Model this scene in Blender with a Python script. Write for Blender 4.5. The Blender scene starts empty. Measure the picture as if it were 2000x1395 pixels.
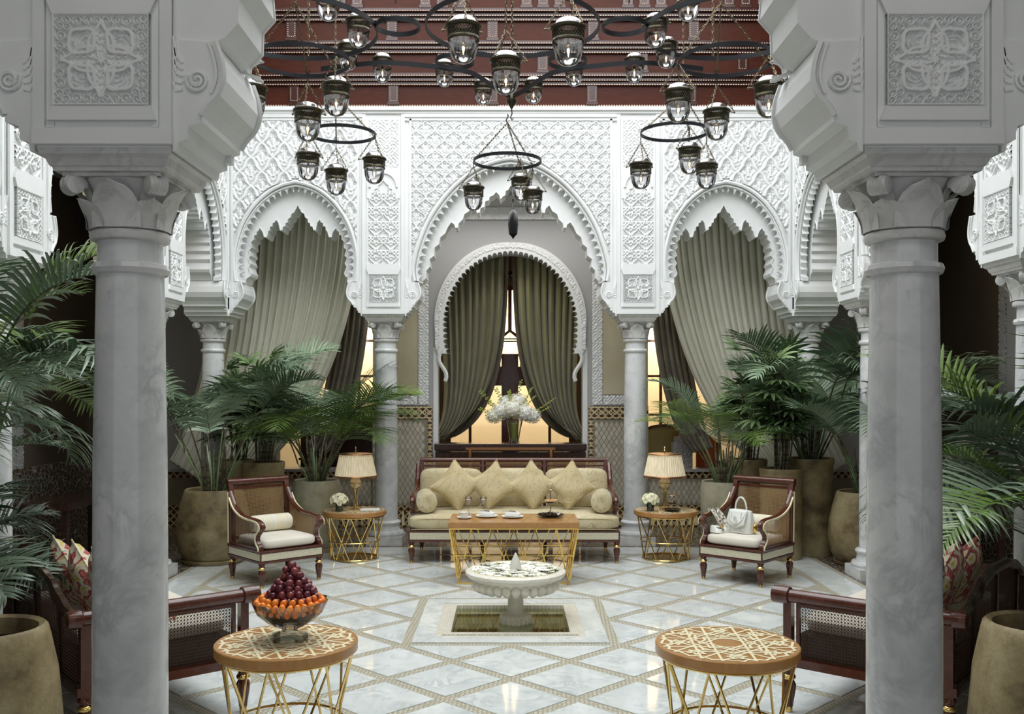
import bpy, math, random
import numpy as np
from math import sin, cos, pi, radians as R, sqrt, atan2
from mathutils import Vector, Matrix
from mathutils.geometry import tessellate_polygon
random.seed(7)
S = bpy.context.scene
COL = S.collection
# ---------------------------------------------------------------- camera, world, light, exposure
cam_d = bpy.data.cameras.new('camera'); cam = bpy.data.objects.new('camera', cam_d); COL.objects.link(cam)
cam.location = (-.035, 0, 1.75); cam.rotation_euler = (R(90), 0, 0)
cam_d.sensor_width = 36; cam_d.lens = 36*1880/2000; cam_d.shift_x = .00425; cam_d.shift_y = .03125
S.camera = cam
W = bpy.data.worlds.new('world'); S.world = W; W.use_nodes = True
bg = W.node_tree.nodes['Background']; bg.inputs[0].default_value = (.93, .97, 1, 1); bg.inputs[1].default_value = .45
S.view_settings.view_transform = 'Standard'; S.view_settings.look = 'None'; S.view_settings.exposure = 0.78; S.view_settings.gamma = 1
S.view_settings.use_curve_mapping = False
S.cycles.max_bounces = 8; S.cycles.diffuse_bounces = 5; S.cycles.transparent_max_bounces = 24; S.cycles.use_denoising = True
def light(name, kind, loc, power, color=(1, 1, 1), size=1, rot=(0, 0, 0), sy=None):
    d = bpy.data.lights.new(name, kind); d.energy = power; d.color = color
    if kind == 'AREA':
        d.size = size
        if sy: d.shape = 'RECTANGLE'; d.size_y = sy
    else:
        d.shadow_soft_size = size
    o = bpy.data.objects.new(name, d); COL.objects.link(o); o.location = loc; o.rotation_euler = rot
    return o
light('skylight_daylight', 'AREA', (0, 7.2, 6.75), 350, (.95, .98, 1), 6.0, (0, 0, 0), 6.6)
light('front_gallery_fill', 'AREA', (0, 2.0, 4.12), 11, (1, .96, .9), 3.4, (R(14), 0, 0), 1.2)  # added fill for the near piers and columns, no fitting modelled
light('back_gallery_fill', 'AREA', (0, 11.55, 3.98), 11, (1, .97, .94), 2.2, (0, 0, 0), .4)  # added fill that lifts the alcove wall behind the sofa, no fitting modelled
light('left_gallery_area', 'AREA', (-4.3, 7, 3.95), 10, (1, .85, .65), .6, (0, 0, 0), 5)  # warm area light along the left gallery ceiling, no fitting modelled
light('right_gallery_area', 'AREA', (4.3, 7, 3.95), 10, (1, .85, .65), .6, (0, 0, 0), 5)  # same warm area light for the right gallery, without a fitting
light('garden_sunlight', 'AREA', (0, 15.9, 3.4), 200, (1, .92, .80), 8, (R(55), 0, 0), 1)
light('salon_light', 'POINT', (2.6, 13.6, 2.6), 14, (1, .75, .5), .2)
light('salon_light_west', 'POINT', (-2.6, 13.6, 2.6), 14, (1, .75, .5), .2)
# ---------------------------------------------------------------- helpers
class MB:
    def __init__(s): s.v = []; s.f = []; s.m = []; s.cur = 0
    def add(s, vs, fs):
        b = len(s.v); s.v += [tuple(p) for p in vs]; s.f += [tuple(b+i for i in f) for f in fs]; s.m += [s.cur]*len(fs); return s
    def box(s, x0, x1, y0, y1, z0, z1):
        return s.add([(x0,y0,z0),(x1,y0,z0),(x1,y1,z0),(x0,y1,z0),(x0,y0,z1),(x1,y0,z1),(x1,y1,z1),(x0,y1,z1)],
                     [(0,3,2,1),(4,5,6,7),(0,1,5,4),(1,2,6,5),(2,3,7,6),(3,0,4,7)])
    def path(s, pts, r, n=6, closed=False, rx=None, up=None):
        P = [Vector(p) for p in pts]; m = len(P); vs = []; prev = None
        for i, p in enumerate(P):
            if closed: t = P[(i+1) % m]-P[i-1]
            else: t = P[min(i+1, m-1)]-P[max(i-1, 0)]
            t = t.normalized() if t.length > 1e-9 else Vector((0, 0, 1))
            if up is not None: a = Vector(up)
            else: a = prev if prev is not None else (Vector((0, 0, 1)) if abs(t.z) < .9 else Vector((1, 0, 0)))
            a = a-t*a.dot(t)
            if a.length < 1e-6: a = t.orthogonal()
            a.normalize(); b = t.cross(a); prev = a
            ri = r[i] if isinstance(r, (list, tuple)) else r
            rb = ri if rx is None else ri*rx
            for k in range(n):
                an = 2*pi*(k+.5)/n; vs.append(p+a*cos(an)*ri+b*sin(an)*rb)
        fs = []
        for i in range(m if closed else m-1):
            j = (i+1) % m
            for k in range(n): fs.append((i*n+k, i*n+(k+1) % n, j*n+(k+1) % n, j*n+k))
        if not closed: fs += [tuple(range(n-1, -1, -1)), tuple(range((m-1)*n, m*n))]
        return s.add(vs, fs)
    def cyl(s, p, q, r, n=10): return s.path([p, q], r, n)
    def lathe(s, prof, n=20, c=(0, 0, 0), flute=0, fa=0, ax='z', caps=True):
        vs = []
        for r, z in prof:
            for k in range(n):
                a = 2*pi*k/n; rr = r*(1+fa*cos(a*flute)) if flute else r
                p = (rr*cos(a), rr*sin(a), z)
                if ax == 'x': p = (z, rr*cos(a), rr*sin(a))
                if ax == 'y': p = (rr*cos(a), z, rr*sin(a))
                vs.append((c[0]+p[0], c[1]+p[1], c[2]+p[2]))
        m = len(prof); fs = [(i*n+k, i*n+(k+1) % n, (i+1)*n+(k+1) % n, (i+1)*n+k) for i in range(m-1) for k in range(n)]
        if caps: fs += [tuple(range(n-1, -1, -1)), tuple(range((m-1)*n, m*n))]
        return s.add(vs, fs)
    def sph(s, c, r, n=10, m=6):
        if not isinstance(r, (tuple, list)): r = (r, r, r)
        vs = [(c[0], c[1], c[2]-r[2])]
        for i in range(1, m):
            ph = -pi/2+pi*i/m
            for k in range(n): vs.append((c[0]+r[0]*cos(ph)*cos(2*pi*k/n), c[1]+r[1]*cos(ph)*sin(2*pi*k/n), c[2]+r[2]*sin(ph)))
        vs.append((c[0], c[1], c[2]+r[2])); t = len(vs)-1; fs = []
        for k in range(n):
            fs.append((0, 1+(k+1) % n, 1+k)); fs.append((t, t-n+k, t-n+(k+1) % n))
            for i in range(m-2): a = 1+i*n; fs.append((a+k, a+(k+1) % n, a+n+(k+1) % n, a+n+k))
        return s.add(vs, fs)
    def prism(s, poly, lo, hi, F=lambda u, v, w: (u, w, v)):
        n = len(poly); tri = tessellate_polygon([[Vector((p[0], p[1], 0)) for p in poly]])
        vs = [F(p[0], p[1], lo) for p in poly]+[F(p[0], p[1], hi) for p in poly]
        fs = [tuple(t) for t in tri]+[tuple(i+n for i in t[::-1]) for t in tri]+[(i, (i+1) % n, n+(i+1) % n, n+i) for i in range(n)]
        return s.add(vs, fs)
    def grid(s, f, nu, nv, closed_u=False):
        vs = [f(i/nu, j/nv) for j in range(nv+1) for i in range(nu+1)]
        return s.add(vs, [(j*(nu+1)+i, j*(nu+1)+i+1, (j+1)*(nu+1)+i+1, (j+1)*(nu+1)+i) for j in range(nv) for i in range(nu)])
    def data(s, name, mat, smooth=True, fix=True):
        me = bpy.data.meshes.new(name); me.from_pydata(s.v, [], s.f); me.validate()
        mats = mat if isinstance(mat, (list, tuple)) else [mat]
        for m in mats: me.materials.append(m)
        if len(mats) > 1 and len(me.polygons) == len(s.m): me.polygons.foreach_set('material_index', s.m)
        if fix:
            import bmesh
            bm = bmesh.new(); bm.from_mesh(me); bmesh.ops.recalc_face_normals(bm, faces=bm.faces); bm.to_mesh(me); bm.free()
        if smooth:
            me.polygons.foreach_set('use_smooth', [True]*len(me.polygons))
            me.set_sharp_from_angle(angle=R(38))
        me.update(); return me
    def build(s, name, mat, parent=None, smooth=True, bevel=0, loc=None, fix=True):
        return put(name, s.data(name, mat, smooth, fix), parent, bevel, loc)
def put(name, me, parent=None, bevel=0, loc=None, rot=None, scale=None):
    o = bpy.data.objects.new(name, me); COL.objects.link(o); o.parent = parent
    if loc: o.location = loc
    if rot: o.rotation_euler = rot
    if scale: o.scale = scale if isinstance(scale, (tuple, list)) else (scale,)*3
    if bevel:
        b = o.modifiers.new('bevel', 'BEVEL'); b.width = bevel; b.segments = 2; b.limit_method = 'ANGLE'; b.angle_limit = R(40)
    return o
def tag(o, label, cat, group=None, kind=None):
    if label: o['label'] = label
    if cat: o['category'] = cat
    if group: o['group'] = group
    if kind: o['kind'] = kind
    return o
def thing(name, label, cat, loc=(0, 0, 0), rz=0, group=None, scale=None):
    o = bpy.data.objects.new(name, None); COL.objects.link(o); o.location = loc; o.rotation_euler = (0, 0, rz)
    o.empty_display_size = .1
    if scale: o.scale = scale if isinstance(scale, (tuple, list)) else (scale,)*3
    return tag(o, label, cat, group)
def copy_tree(o, parent=None):
    c = o.copy(); COL.objects.link(c); c.parent = parent
    for ch in [x for x in CH.get(o.name, [])] if o.name in CH else list(o.children): copy_tree(ch, c)
    return c
CH = {}
def dup(o, loc, rz=0, label=None, group=None, scale=None):
    c = copy_tree(o); c.location = loc; c.rotation_euler = (0, 0, rz)
    if scale: c.scale = scale if isinstance(scale, (tuple, list)) else (scale,)*3
    if label: c['label'] = label
    if group: c['group'] = group
    return c
def at(px, py, Y): return (-.035+(px-991.5)/1880*Y, Y, 1.75-(py-760)/1880*Y)
def struct(o): o['kind'] = 'structure'; return o
def catmull(P, n=6, closed=False):
    out = []; m = len(P); D = len(P[0])
    for i in range(m if closed else m-1):
        g = (lambda k: P[k % m]) if closed else (lambda k: P[max(0, min(m-1, k))])
        a, b, c, d = g(i-1), g(i), g(i+1), g(i+2)
        for k in range(n):
            t = k/n; out.append(tuple(.5*((2*b[q])+(-a[q]+c[q])*t+(2*a[q]-5*b[q]+4*c[q]-d[q])*t*t+(-a[q]+3*b[q]-3*c[q]+d[q])*t**3) for q in range(D)))
    if not closed: out.append(tuple(P[-1]))
    return out
# ---------------------------------------------------------------- materials
def mat(name, col, rough=.5, metal=0, spec=.5, **k):
    m = bpy.data.materials.new(name); m.use_nodes = True; b = m.node_tree.nodes['Principled BSDF']
    b.inputs['Base Color'].default_value = (*col, 1); b.inputs['Roughness'].default_value = rough; b.inputs['Metallic'].default_value = metal
    b.inputs['Specular IOR Level'].default_value = spec
    for n, v in k.items():
        b.inputs[n.replace('_', ' ')].default_value = v
    return m
class NT:
    def __init__(s, m): s.m = m; s.t = m.node_tree; s.b = s.t.nodes['Principled BSDF']
    def n(s, typ, **k):
        o = s.t.nodes.new(typ)
        for a, v in k.items():
            if a[0] == 'i' and a[1:].isdigit(): s.plug(o.inputs[int(a[1:])], v)
            elif a in ('Scale', 'Detail', 'Roughness', 'Distortion', 'Vector', 'Fac', 'Height', 'Strength', 'Distance', 'Lacunarity'): s.plug(o.inputs[a], v)
            else: setattr(o, a, v)
        return o
    def plug(s, inp, v):
        if isinstance(v, bpy.types.NodeSocket): s.t.links.new(v, inp)
        elif isinstance(v, bpy.types.Node): s.t.links.new(v.outputs[0], inp)
        else: inp.default_value = v
    def co(s, kind='Object', scale=(1, 1, 1), rot=(0, 0, 0)):
        c = s.n('ShaderNodeTexCoord'); mp = s.n('ShaderNodeMapping'); s.t.links.new(c.outputs[kind], mp.inputs[0])
        mp.inputs['Scale'].default_value = scale; mp.inputs['Rotation'].default_value = rot; return mp.outputs[0]
    def ramp(s, fac, *st, interp='LINEAR'):
        r = s.n('ShaderNodeValToRGB'); r.color_ramp.interpolation = interp; s.plug(r.inputs[0], fac); e = r.color_ramp.elements
        while len(e) < len(st): e.new(.5)
        for el, (p, c) in zip(e, st): el.position = p; el.color = (*c, 1) if isinstance(c, tuple) else (c, c, c, 1)
        return r.outputs[0]
    def noise(s, co, sc, det=4, rough=.5, dist=0): return s.n('ShaderNodeTexNoise', Vector=co, Scale=sc, Detail=det, Roughness=rough, Distortion=dist).outputs[0]
    def math(s, op, a, b=0.0, c=0.0):
        o = s.n('ShaderNodeMath', operation=op); s.plug(o.inputs[0], a); s.plug(o.inputs[1], b); s.plug(o.inputs[2], c); return o.outputs[0]
    def mix(s, f, a, b):
        o = s.n('ShaderNodeMix', data_type='RGBA'); s.plug(o.inputs[0], f); 
        s.plug(o.inputs[6], a if not isinstance(a, tuple) else (*a, 1)); s.plug(o.inputs[7], b if not isinstance(b, tuple) else (*b, 1)); return o.outputs[2]
    def bump(s, h, st=.3, d=.01):
        o = s.n('ShaderNodeBump', Height=h, Strength=st, Distance=d); s.t.links.new(o.outputs[0], s.b.inputs['Normal']); return s
    def col(s, c): s.plug(s.b.inputs['Base Color'], c); return s
M = {}
def T(name, *a, **k): m = mat(name, *a, **k); M[name] = m; return NT(m)
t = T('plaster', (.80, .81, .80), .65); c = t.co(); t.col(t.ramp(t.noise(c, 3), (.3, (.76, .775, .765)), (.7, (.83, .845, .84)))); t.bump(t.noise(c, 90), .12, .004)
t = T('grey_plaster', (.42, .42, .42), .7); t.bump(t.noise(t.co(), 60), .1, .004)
def marble(name, lo, mid, hi, rough, sc=1, rnd=False, tint=None):
    t = T(name, hi, rough); c = t.co()
    if rnd:
        oi = t.n('ShaderNodeObjectInfo'); c2 = t.n('ShaderNodeVectorMath', operation='ADD'); t.plug(c2.inputs[0], c)
        vm = t.n('ShaderNodeVectorMath', operation='SCALE'); t.plug(vm.inputs[0], (13., 7., 5.)); t.t.links.new(oi.outputs['Random'], vm.inputs['Scale']); t.plug(c2.inputs[1], vm.outputs[0]); c = c2.outputs[0]
    v = t.noise(c, 3.2*sc, 9, .62, 1.4); v1 = t.math('ABSOLUTE', t.math('SUBTRACT', v, .5))
    vein = t.ramp(v1, (0, tuple((p+q)/2 for p, q in zip(lo, mid))), (.03, mid), (.10, hi))
    cl = t.noise(c, 1.7*sc, 5, .6, .6); base = t.ramp(cl, (.32, mid), (.62, hi))
    sp = t.ramp(t.noise(c, 17*sc, 6, .7, .8), (.60, 0.), (.72, 1.))
    x = t.mix(t.ramp(t.noise(c, 5*sc, 3), (.42, 0.), (.6, .75)), base, vein); x = t.mix(t.math('MULTIPLY', sp, .45), x, lo)
    t.col(x); return t
marble('column_marble', (.38, .39, .40), (.55, .57, .58), (.75, .76, .76), .10, 1.0)
marble('floor_marble', (.36, .42, .43), (.62, .67, .66), (.78, .81, .79), .06, 1.1, True)
marble('fountain_marble', (.45, .42, .33), (.72, .68, .56), (.80, .78, .70), .35, 2)
marble('abacus_marble', (.32, .32, .31), (.60, .60, .59), (.70, .70, .69), .4, 2)
t = T('mosaic', (.5, .45, .35), .3); c = t.co(rot=(0, 0, R(45)))
br = t.n('ShaderNodeTexBrick', Vector=c, Scale=1.0); br.inputs['Brick Width'].default_value = .034; br.inputs['Row Height'].default_value = .019; br.inputs['Mortar Size'].default_value = .0065; br.inputs['Mortar Smooth'].default_value = .3
br.inputs['Color1'].default_value = (.84, .83, .76, 1); br.inputs['Color2'].default_value = (.62, .60, .49, 1); br.inputs['Mortar'].default_value = (.35, .32, .23, 1)
t.col(br.outputs[0])
t = T('white_mosaic', (.7, .7, .62), .3); c = t.co()
br = t.n('ShaderNodeTexBrick', Vector=c, Scale=1.0); br.inputs['Brick Width'].default_value = .03; br.inputs['Row Height'].default_value = .03; br.inputs['Mortar Size'].default_value = .002
br.inputs['Color1'].default_value = (.80, .78, .70, 1); br.inputs['Color2'].default_value = (.70, .66, .55, 1); br.inputs['Mortar'].default_value = (.45, .42, .33, 1); t.col(br.outputs[0])
t = T('pool_mosaic', (.3, .28, .15), .25); c = t.co()
br = t.n('ShaderNodeTexBrick', Vector=c, Scale=1.0); br.inputs['Brick Width'].default_value = .022; br.inputs['Row Height'].default_value = .022; br.inputs['Mortar Size'].default_value = .004
br.inputs['Color1'].default_value = (.30, .27, .13, 1); br.inputs['Color2'].default_value = (.40, .36, .19, 1); br.inputs['Mortar'].default_value = (.12, .10, .04, 1); t.col(br.outputs[0])
def diamonds(t, c, sx, sz, line, lo, hi, off=0.):
    sep = t.n('ShaderNodeSeparateXYZ', i0=c); x = t.math('MULTIPLY', t.math('ADD', sep.outputs[0], sep.outputs[1]), sx); z = t.math('MULTIPLY', sep.outputs[2], sz)
    a = t.math('PINGPONG', t.math('ADD', x, z), .5); b = t.math('PINGPONG', t.math('SUBTRACT', x, z), .5); mn = t.math('MINIMUM', a, b)
    return t.mix(t.ramp(mn, (line*.7, 0.), (line, 1.)), lo, hi)
t = T('zellige', (.5, .46, .36), .3); t.col(diamonds(t, t.co(), 13, 8.5, .11, (.22, .20, .15), (.56, .52, .43)))
t = T('zellige_band', (.1, .05, .02), .3); t.col(diamonds(t, t.co(), 11, 11, .16, (.55, .42, .22), (.06, .025, .012)))
t = T('dark_zellige', (.1, .08, .06), .25); c = t.co()
vo = t.n('ShaderNodeTexVoronoi', Vector=c, Scale=16., feature='DISTANCE_TO_EDGE'); t.col(t.ramp(vo.outputs[0], (.02, (.4, .37, .3)), (.06, (.07, .05, .035))))
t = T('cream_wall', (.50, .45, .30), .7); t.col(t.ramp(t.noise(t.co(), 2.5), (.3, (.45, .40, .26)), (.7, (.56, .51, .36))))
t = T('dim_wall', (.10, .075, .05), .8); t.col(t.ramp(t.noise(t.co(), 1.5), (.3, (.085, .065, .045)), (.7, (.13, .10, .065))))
t = T('peach_wall', (.86, .72, .54), .8)
def wood(name, a, b, rough=.22, sc=(3, 3, 3), ring=3):
    t = T(name, a, rough); c = t.co(scale=sc); w = t.noise(c, 6, 6, .6, 1.2); t.col(t.ramp(w, (.3, a), (.7, b))); t.b.inputs['Coat Weight'].default_value = 0 if 'red' in name else .3; t.b.inputs['Specular IOR Level'].default_value = .12 if name == 'red_wood' else .5; return t
wood('mahogany', (.055, .014, .008), (.12, .032, .017))
wood('dark_wood', (.020, .009, .006), (.045, .018, .011))
wood('red_wood', (.045, .012, .007), (.070, .019, .011), .35, (1, 6, 6))
wood('red_wood_dark', (.028, .007, .004), (.05, .012, .007), .25, (1, 6, 6))
wood('honey_wood', (.36, .15, .045), (.44, .20, .065), .28, (6, 1, 1))
wood('table_wood', (.40, .19, .055), (.47, .24, .08), .3, (5, 1, 1))
M['inlay'] = mat('inlay', (.84, .76, .50), .35)
t = T('shell_mosaic', (.66, .62, .46), .3); c = t.co()
ck = t.n('ShaderNodeTexVoronoi', Vector=c, Scale=70., distance='CHEBYCHEV'); ck.inputs['Randomness'].default_value = .25; t.col(t.ramp(ck.outputs['Distance'], (.35, (.68, .64, .48)), (.55, (.42, .38, .26))))
M['bead'] = mat('bead', (.60, .44, .34), .25, .2)
M['iron'] = mat('iron', (.018, .019, .022), .45, .7)
M['bronze'] = mat('bronze', (.055, .05, .032), .35, .9)
M['brass'] = mat('brass', (.72, .52, .19), .16, 1)
M['gold'] = mat('gold', (.80, .55, .15), .14, 1)
M['copper_trim'] = mat('copper_trim', (.42, .20, .09), .3, .8)
M['silver'] = mat('silver', (.55, .50, .42), .16, 1)
M['chain'] = mat('chain', (.16, .13, .08), .35, .9)
def glass(name, tint=(1, 1, 1), rough=.02, f=1.35, base=.05):
    m = bpy.data.materials.new(name); m.use_nodes = True; n = m.node_tree; n.nodes.remove(n.nodes['Principled BSDF'])
    tr = n.nodes.new('ShaderNodeBsdfTransparent'); tr.inputs[0].default_value = (*tint, 1); gl = n.nodes.new('ShaderNodeBsdfGlossy'); gl.inputs['Roughness'].default_value = rough
    fr = n.nodes.new('ShaderNodeFresnel'); fr.inputs[0].default_value = f; ad = n.nodes.new('ShaderNodeMath'); ad.operation = 'ADD'; ad.inputs[1].default_value = base
    mx = n.nodes.new('ShaderNodeMixShader'); n.links.new(fr.outputs[0], ad.inputs[0]); n.links.new(ad.outputs[0], mx.inputs[0]); n.links.new(tr.outputs[0], mx.inputs[1]); n.links.new(gl.outputs[0], mx.inputs[2])
    n.links.new(mx.outputs[0], n.nodes['Material Output'].inputs[0]); M[name] = m
glass('lantern_glass', (.98, .98, 1), .09, 1.5, .14); glass('dome_glass', (.95, .95, .97), .25, 1.5, .42); glass('crystal', (1, 1, .99), .12, 1.3, .07); glass('water', (.80, .82, .62), .02, 1.33, .03); glass('dark_glass', (.5, .62, .66), .05, 1.5, .05)
def emis(name, c, s): 
    m = mat(name, c, .5); b = m.node_tree.nodes['Principled BSDF']; b.inputs['Emission Color'].default_value = (*c, 1); b.inputs['Emission Strength'].default_value = s; M[name] = m
emis('filament', (1, .62, .22), 14)
glass('bulb_glass', (1, .97, .85), .05, 1.45, .05)
M['porcelain'] = mat('porcelain', (.82, .82, .78), .12)
M['linen'] = mat('linen', (.82, .82, .78), .8)
M['black_print'] = mat('black_print', (.04, .04, .04), .6)
def fabric(name, a, b, sc=40, rough=.9, bump=.25):
    t = T(name, a, rough); c = t.co(); t.col(t.ramp(t.noise(c, sc, 5), (.35, a), (.65, b))); t.bump(t.noise(c, 220), bump, .002); t.b.inputs['Sheen Weight'].default_value = .25; return t
fabric('olive_curtain', (.21, .20, .095), (.26, .245, .12), 3)
fabric('dark_curtain', (.13, .11, .075), (.20, .175, .12), 3)
fabric('cream_cushion', (.70, .66, .55), (.76, .72, .62), 5)
def damask(name, a, b, line):
    t = T(name, a, .7); c = t.co(); 
    v = t.noise(c, 3.4, 2, .5, 1.5); ln = t.math('ABSOLUTE', t.math('SUBTRACT', t.math('FRACT', t.math('MULTIPLY', v, 9.)), .5))
    x = t.ramp(t.noise(c, 4.5, 3), (.4, a), (.6, b)); t.col(t.mix(t.ramp(ln, (.03, .8), (.075, 0.)), x, line)); t.bump(t.noise(c, 200), .25, .002); t.b.inputs['Sheen Weight'].default_value = .3
damask('damask', (.54, .46, .27), (.64, .56, .36), (.36, .31, .18))
damask('pillow_damask', (.50, .41, .21), (.60, .50, .29), (.34, .28, .14))
t = T('stripe', (.7, .6, .4), .8); c = t.co(); w = t.n('ShaderNodeSeparateXYZ', i0=c).outputs[0]
t.col(t.ramp(t.noise(t.co(scale=(26, .01, .01)), 1, 2, .6), (.36, (.62, .50, .28)), (.44, (.82, .78, .64)), (.52, (.72, .70, .58)), (.58, (.80, .66, .40)), (.66, (.84, .82, .74))))
t = T('floral', (.7, .6, .4), .8); c = t.co()
a1 = t.n('ShaderNodeTexNoise', Vector=c, Scale=7., Detail=2.5, Roughness=.5, Distortion=2.6)
x = t.ramp(a1.outputs[0], (.33, (.55, .38, .04)), (.38, (.76, .62, .18)), (.42, (.82, .73, .52)), (.50, (.84, .76, .58)), (.53, (.30, .03, .04)), (.56, (.62, .18, .16)), (.62, (.42, .05, .06)), (.66, (.80, .62, .48)), interp='EASE'); t.col(x)
t = T('scarf', (.4, .38, .3), .8); t.col(t.ramp(t.noise(t.co(), 26, 3, .5, 2), (.40, (.12, .10, .07)), (.48, (.58, .55, .45)), (.6, (.70, .68, .60)), interp='CONSTANT'))
M['white_leather'] = mat('white_leather', (.78, .79, .74), .35)
M['leather_seam'] = mat('leather_seam', (.30, .30, .27), .5)
t = T('clay_pot', (.3, .24, .12), .6); c = t.co(); 
x = t.ramp(t.noise(c, 2.6, 8, .65), (.36, (.085, .058, .026)), (.48, (.235, .18, .085)), (.62, (.36, .30, .165)))
vo = t.n('ShaderNodeTexVoronoi', Vector=c, Scale=38., feature='DISTANCE_TO_EDGE'); crk = t.ramp(vo.outputs[0], (.0, .35), (.06, 0.)); t.col(t.mix(crk, x, (.12, .09, .045))); t.bump(t.noise(c, 30, 6), .25, .01)
t = T('pale_pot', (.45, .42, .3), .6); c = t.co(); t.col(t.ramp(t.noise(c, 3, 8, .65), (.32, (.24, .22, .14)), (.5, (.40, .38, .27)), (.66, (.52, .50, .39)))); t.bump(t.noise(c, 30, 6), .25, .01)
M['soil'] = mat('soil', (.03, .022, .015), .95)
def leaf(name, a, b, rough=.27):
    t = T(name, a, rough); oi = t.n('ShaderNodeObjectInfo'); c = t.co(); f = t.math('ADD', t.math('MULTIPLY', oi.outputs['Random'], .45), t.math('MULTIPLY', t.noise(c, 2.5, 3), .55)); t.col(t.ramp(f, (.25, a), (.75, b)))
    t.b.inputs['Subsurface Weight'].default_value = 0
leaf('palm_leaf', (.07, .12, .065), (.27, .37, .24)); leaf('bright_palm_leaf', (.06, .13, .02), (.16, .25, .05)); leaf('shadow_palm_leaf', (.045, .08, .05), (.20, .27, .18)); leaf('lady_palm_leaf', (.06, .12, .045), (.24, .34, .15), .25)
t = T('cane_stem', (.1, .08, .04), .6); t.col(t.ramp(t.noise(t.co(scale=(1, 1, 12)), 4, 3), (.4, (.03, .025, .015)), (.6, (.13, .12, .06))))
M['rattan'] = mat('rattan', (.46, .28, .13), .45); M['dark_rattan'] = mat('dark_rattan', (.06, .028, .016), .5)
t = T('shade_fabric', (.74, .66, .48), .8); t.b.inputs['Subsurface Weight'].default_value = 0
wv = t.noise(t.co(scale=(1, 1, .03)), 60, 2); t.col(t.ramp(wv, (.35, (.62, .54, .38)), (.65, (.80, .73, .56)))); t.b.inputs['Emission Color'].default_value = (1, .82, .5, 1); t.b.inputs['Emission Strength'].default_value = .12
t = T('alabaster', (.82, .72, .48), .3); t.col(t.ramp(t.noise(t.co(), 20), (.4, (.74, .60, .34)), (.6, (.86, .78, .58))))
M['petal'] = mat('petal', (.88, .88, .82), .5); M['petal_yellow'] = mat('petal_yellow', (.75, .72, .25), .5); M['cream_petal'] = mat('cream_petal', (.86, .84, .60), .55)
M['moss'] = mat('moss', (.30, .36, .06), .6)
M['soap'] = mat('soap', (.68, .67, .60), .35)
t = T('grape', (.13, .02, .03), .22); oi = t.n('ShaderNodeObjectInfo'); t.col(t.ramp(oi.outputs['Random'], (0, (.085, .014, .028)), (.6, (.16, .022, .032)), (1, (.24, .05, .05)))); t.b.inputs['Subsurface Weight'].default_value = 0
t = T('kumquat', (.85, .22, .02), .3); oi = t.n('ShaderNodeObjectInfo'); t.col(t.ramp(oi.outputs['Random'], (0, (.78, .15, .01)), (1, (.90, .30, .03)))); t.bump(t.noise(t.co(), 240), .1, .002)
t = T('granite', (.3, .3, .3), .3); t.col(t.ramp(t.noise(t.co(), 90, 2), (.4, (.12, .12, .12)), (.6, (.45, .45, .45))))
M['orange_panel'] = mat('orange_panel', (.42, .10, .03), .35); M['grey_stone'] = mat('grey_stone', (.35, .35, .34), .3)
M['chocolate'] = mat('chocolate', (.07, .03, .015), .35); M['biscuit'] = mat('biscuit', (.62, .36, .14), .6); M['gilt_velvet'] = mat('gilt_velvet', (.32, .26, .10), .5)
def sheer():
    t = T('pale_curtain', (.5, .48, .36), .85); c = t.co(); t.col(t.ramp(t.noise(c, 2), (.3, (.66, .65, .53)), (.7, (.76, .75, .64)))); t.bump(t.noise(c, 250), .2, .002)
sheer()
M['grout'] = mat('grout', (.27, .245, .18), .6)
t = T('tile_glaze', (.5, .46, .36), .25); oi = t.n('ShaderNodeObjectInfo'); t.col(t.ramp(oi.outputs['Random'], (0, (.46, .42, .33)), (1, (.60, .56, .46))))
# ================================================================ STRUCTURE
CX = 3.37; YB = 10.9; YF = 3.51; ZT = 4.84          # courtyard corner columns, arcade axes, plaster top
YS = [YF, 6.2, 8.95, YB]                             # side arcade columns
PX, PY, U = -.015, 7.305, .3755                      # pool centre, floor lattice unit
# ---- floors
fl = MB(); u4 = 2*U
for (x0, x1, y0, y1) in ((-3.15, PX-1.25*U, YF-.5, 10.68), (PX+1.25*U, 3.15, YF-.5, 10.68), (PX-1.25*U, PX+1.25*U, YF-.5, PY-1.25*U), (PX-1.25*U, PX+1.25*U, PY+1.25*U, 10.68)):
    fl.box(x0, x1, y0, y1, -.2, -.003)
floor = struct(fl.build('floor', M['mosaic'], smooth=False))
def clip(poly, a, b, c):                             # keep a*x+b*y<=c
    out = []
    for i in range(len(poly)):
        p, q = poly[i], poly[(i+1) % len(poly)]; dp = a*p[0]+b*p[1]-c; dq = a*q[0]+b*q[1]-c
        if dp <= 0: out.append(p)
        if dp*dq < 0: s = dp/(dp-dq); out.append((p[0]+(q[0]-p[0])*s, p[1]+(q[1]-p[1])*s))
    return out
FX, FY0, FY1 = 2.72, YF-.45, 10.12; g = .038*1.414
def slab(poly, name='marble_slab'):
    if len(poly) < 3: return
    ar = abs(sum(poly[i][0]*poly[(i+1) % len(poly)][1]-poly[(i+1) % len(poly)][0]*poly[i][1] for i in range(len(poly))))/2
    if ar < .004: return
    cx = sum(p[0] for p in poly)/len(poly); cy = sum(p[1] for p in poly)/len(poly)
    MB().prism([(x-cx, y-cy) for x, y in poly], -.003, .001, lambda u, v, w: (u, v, w)).build(name, M['floor_marble'], floor, smooth=False, loc=(cx, cy, 0))
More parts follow.
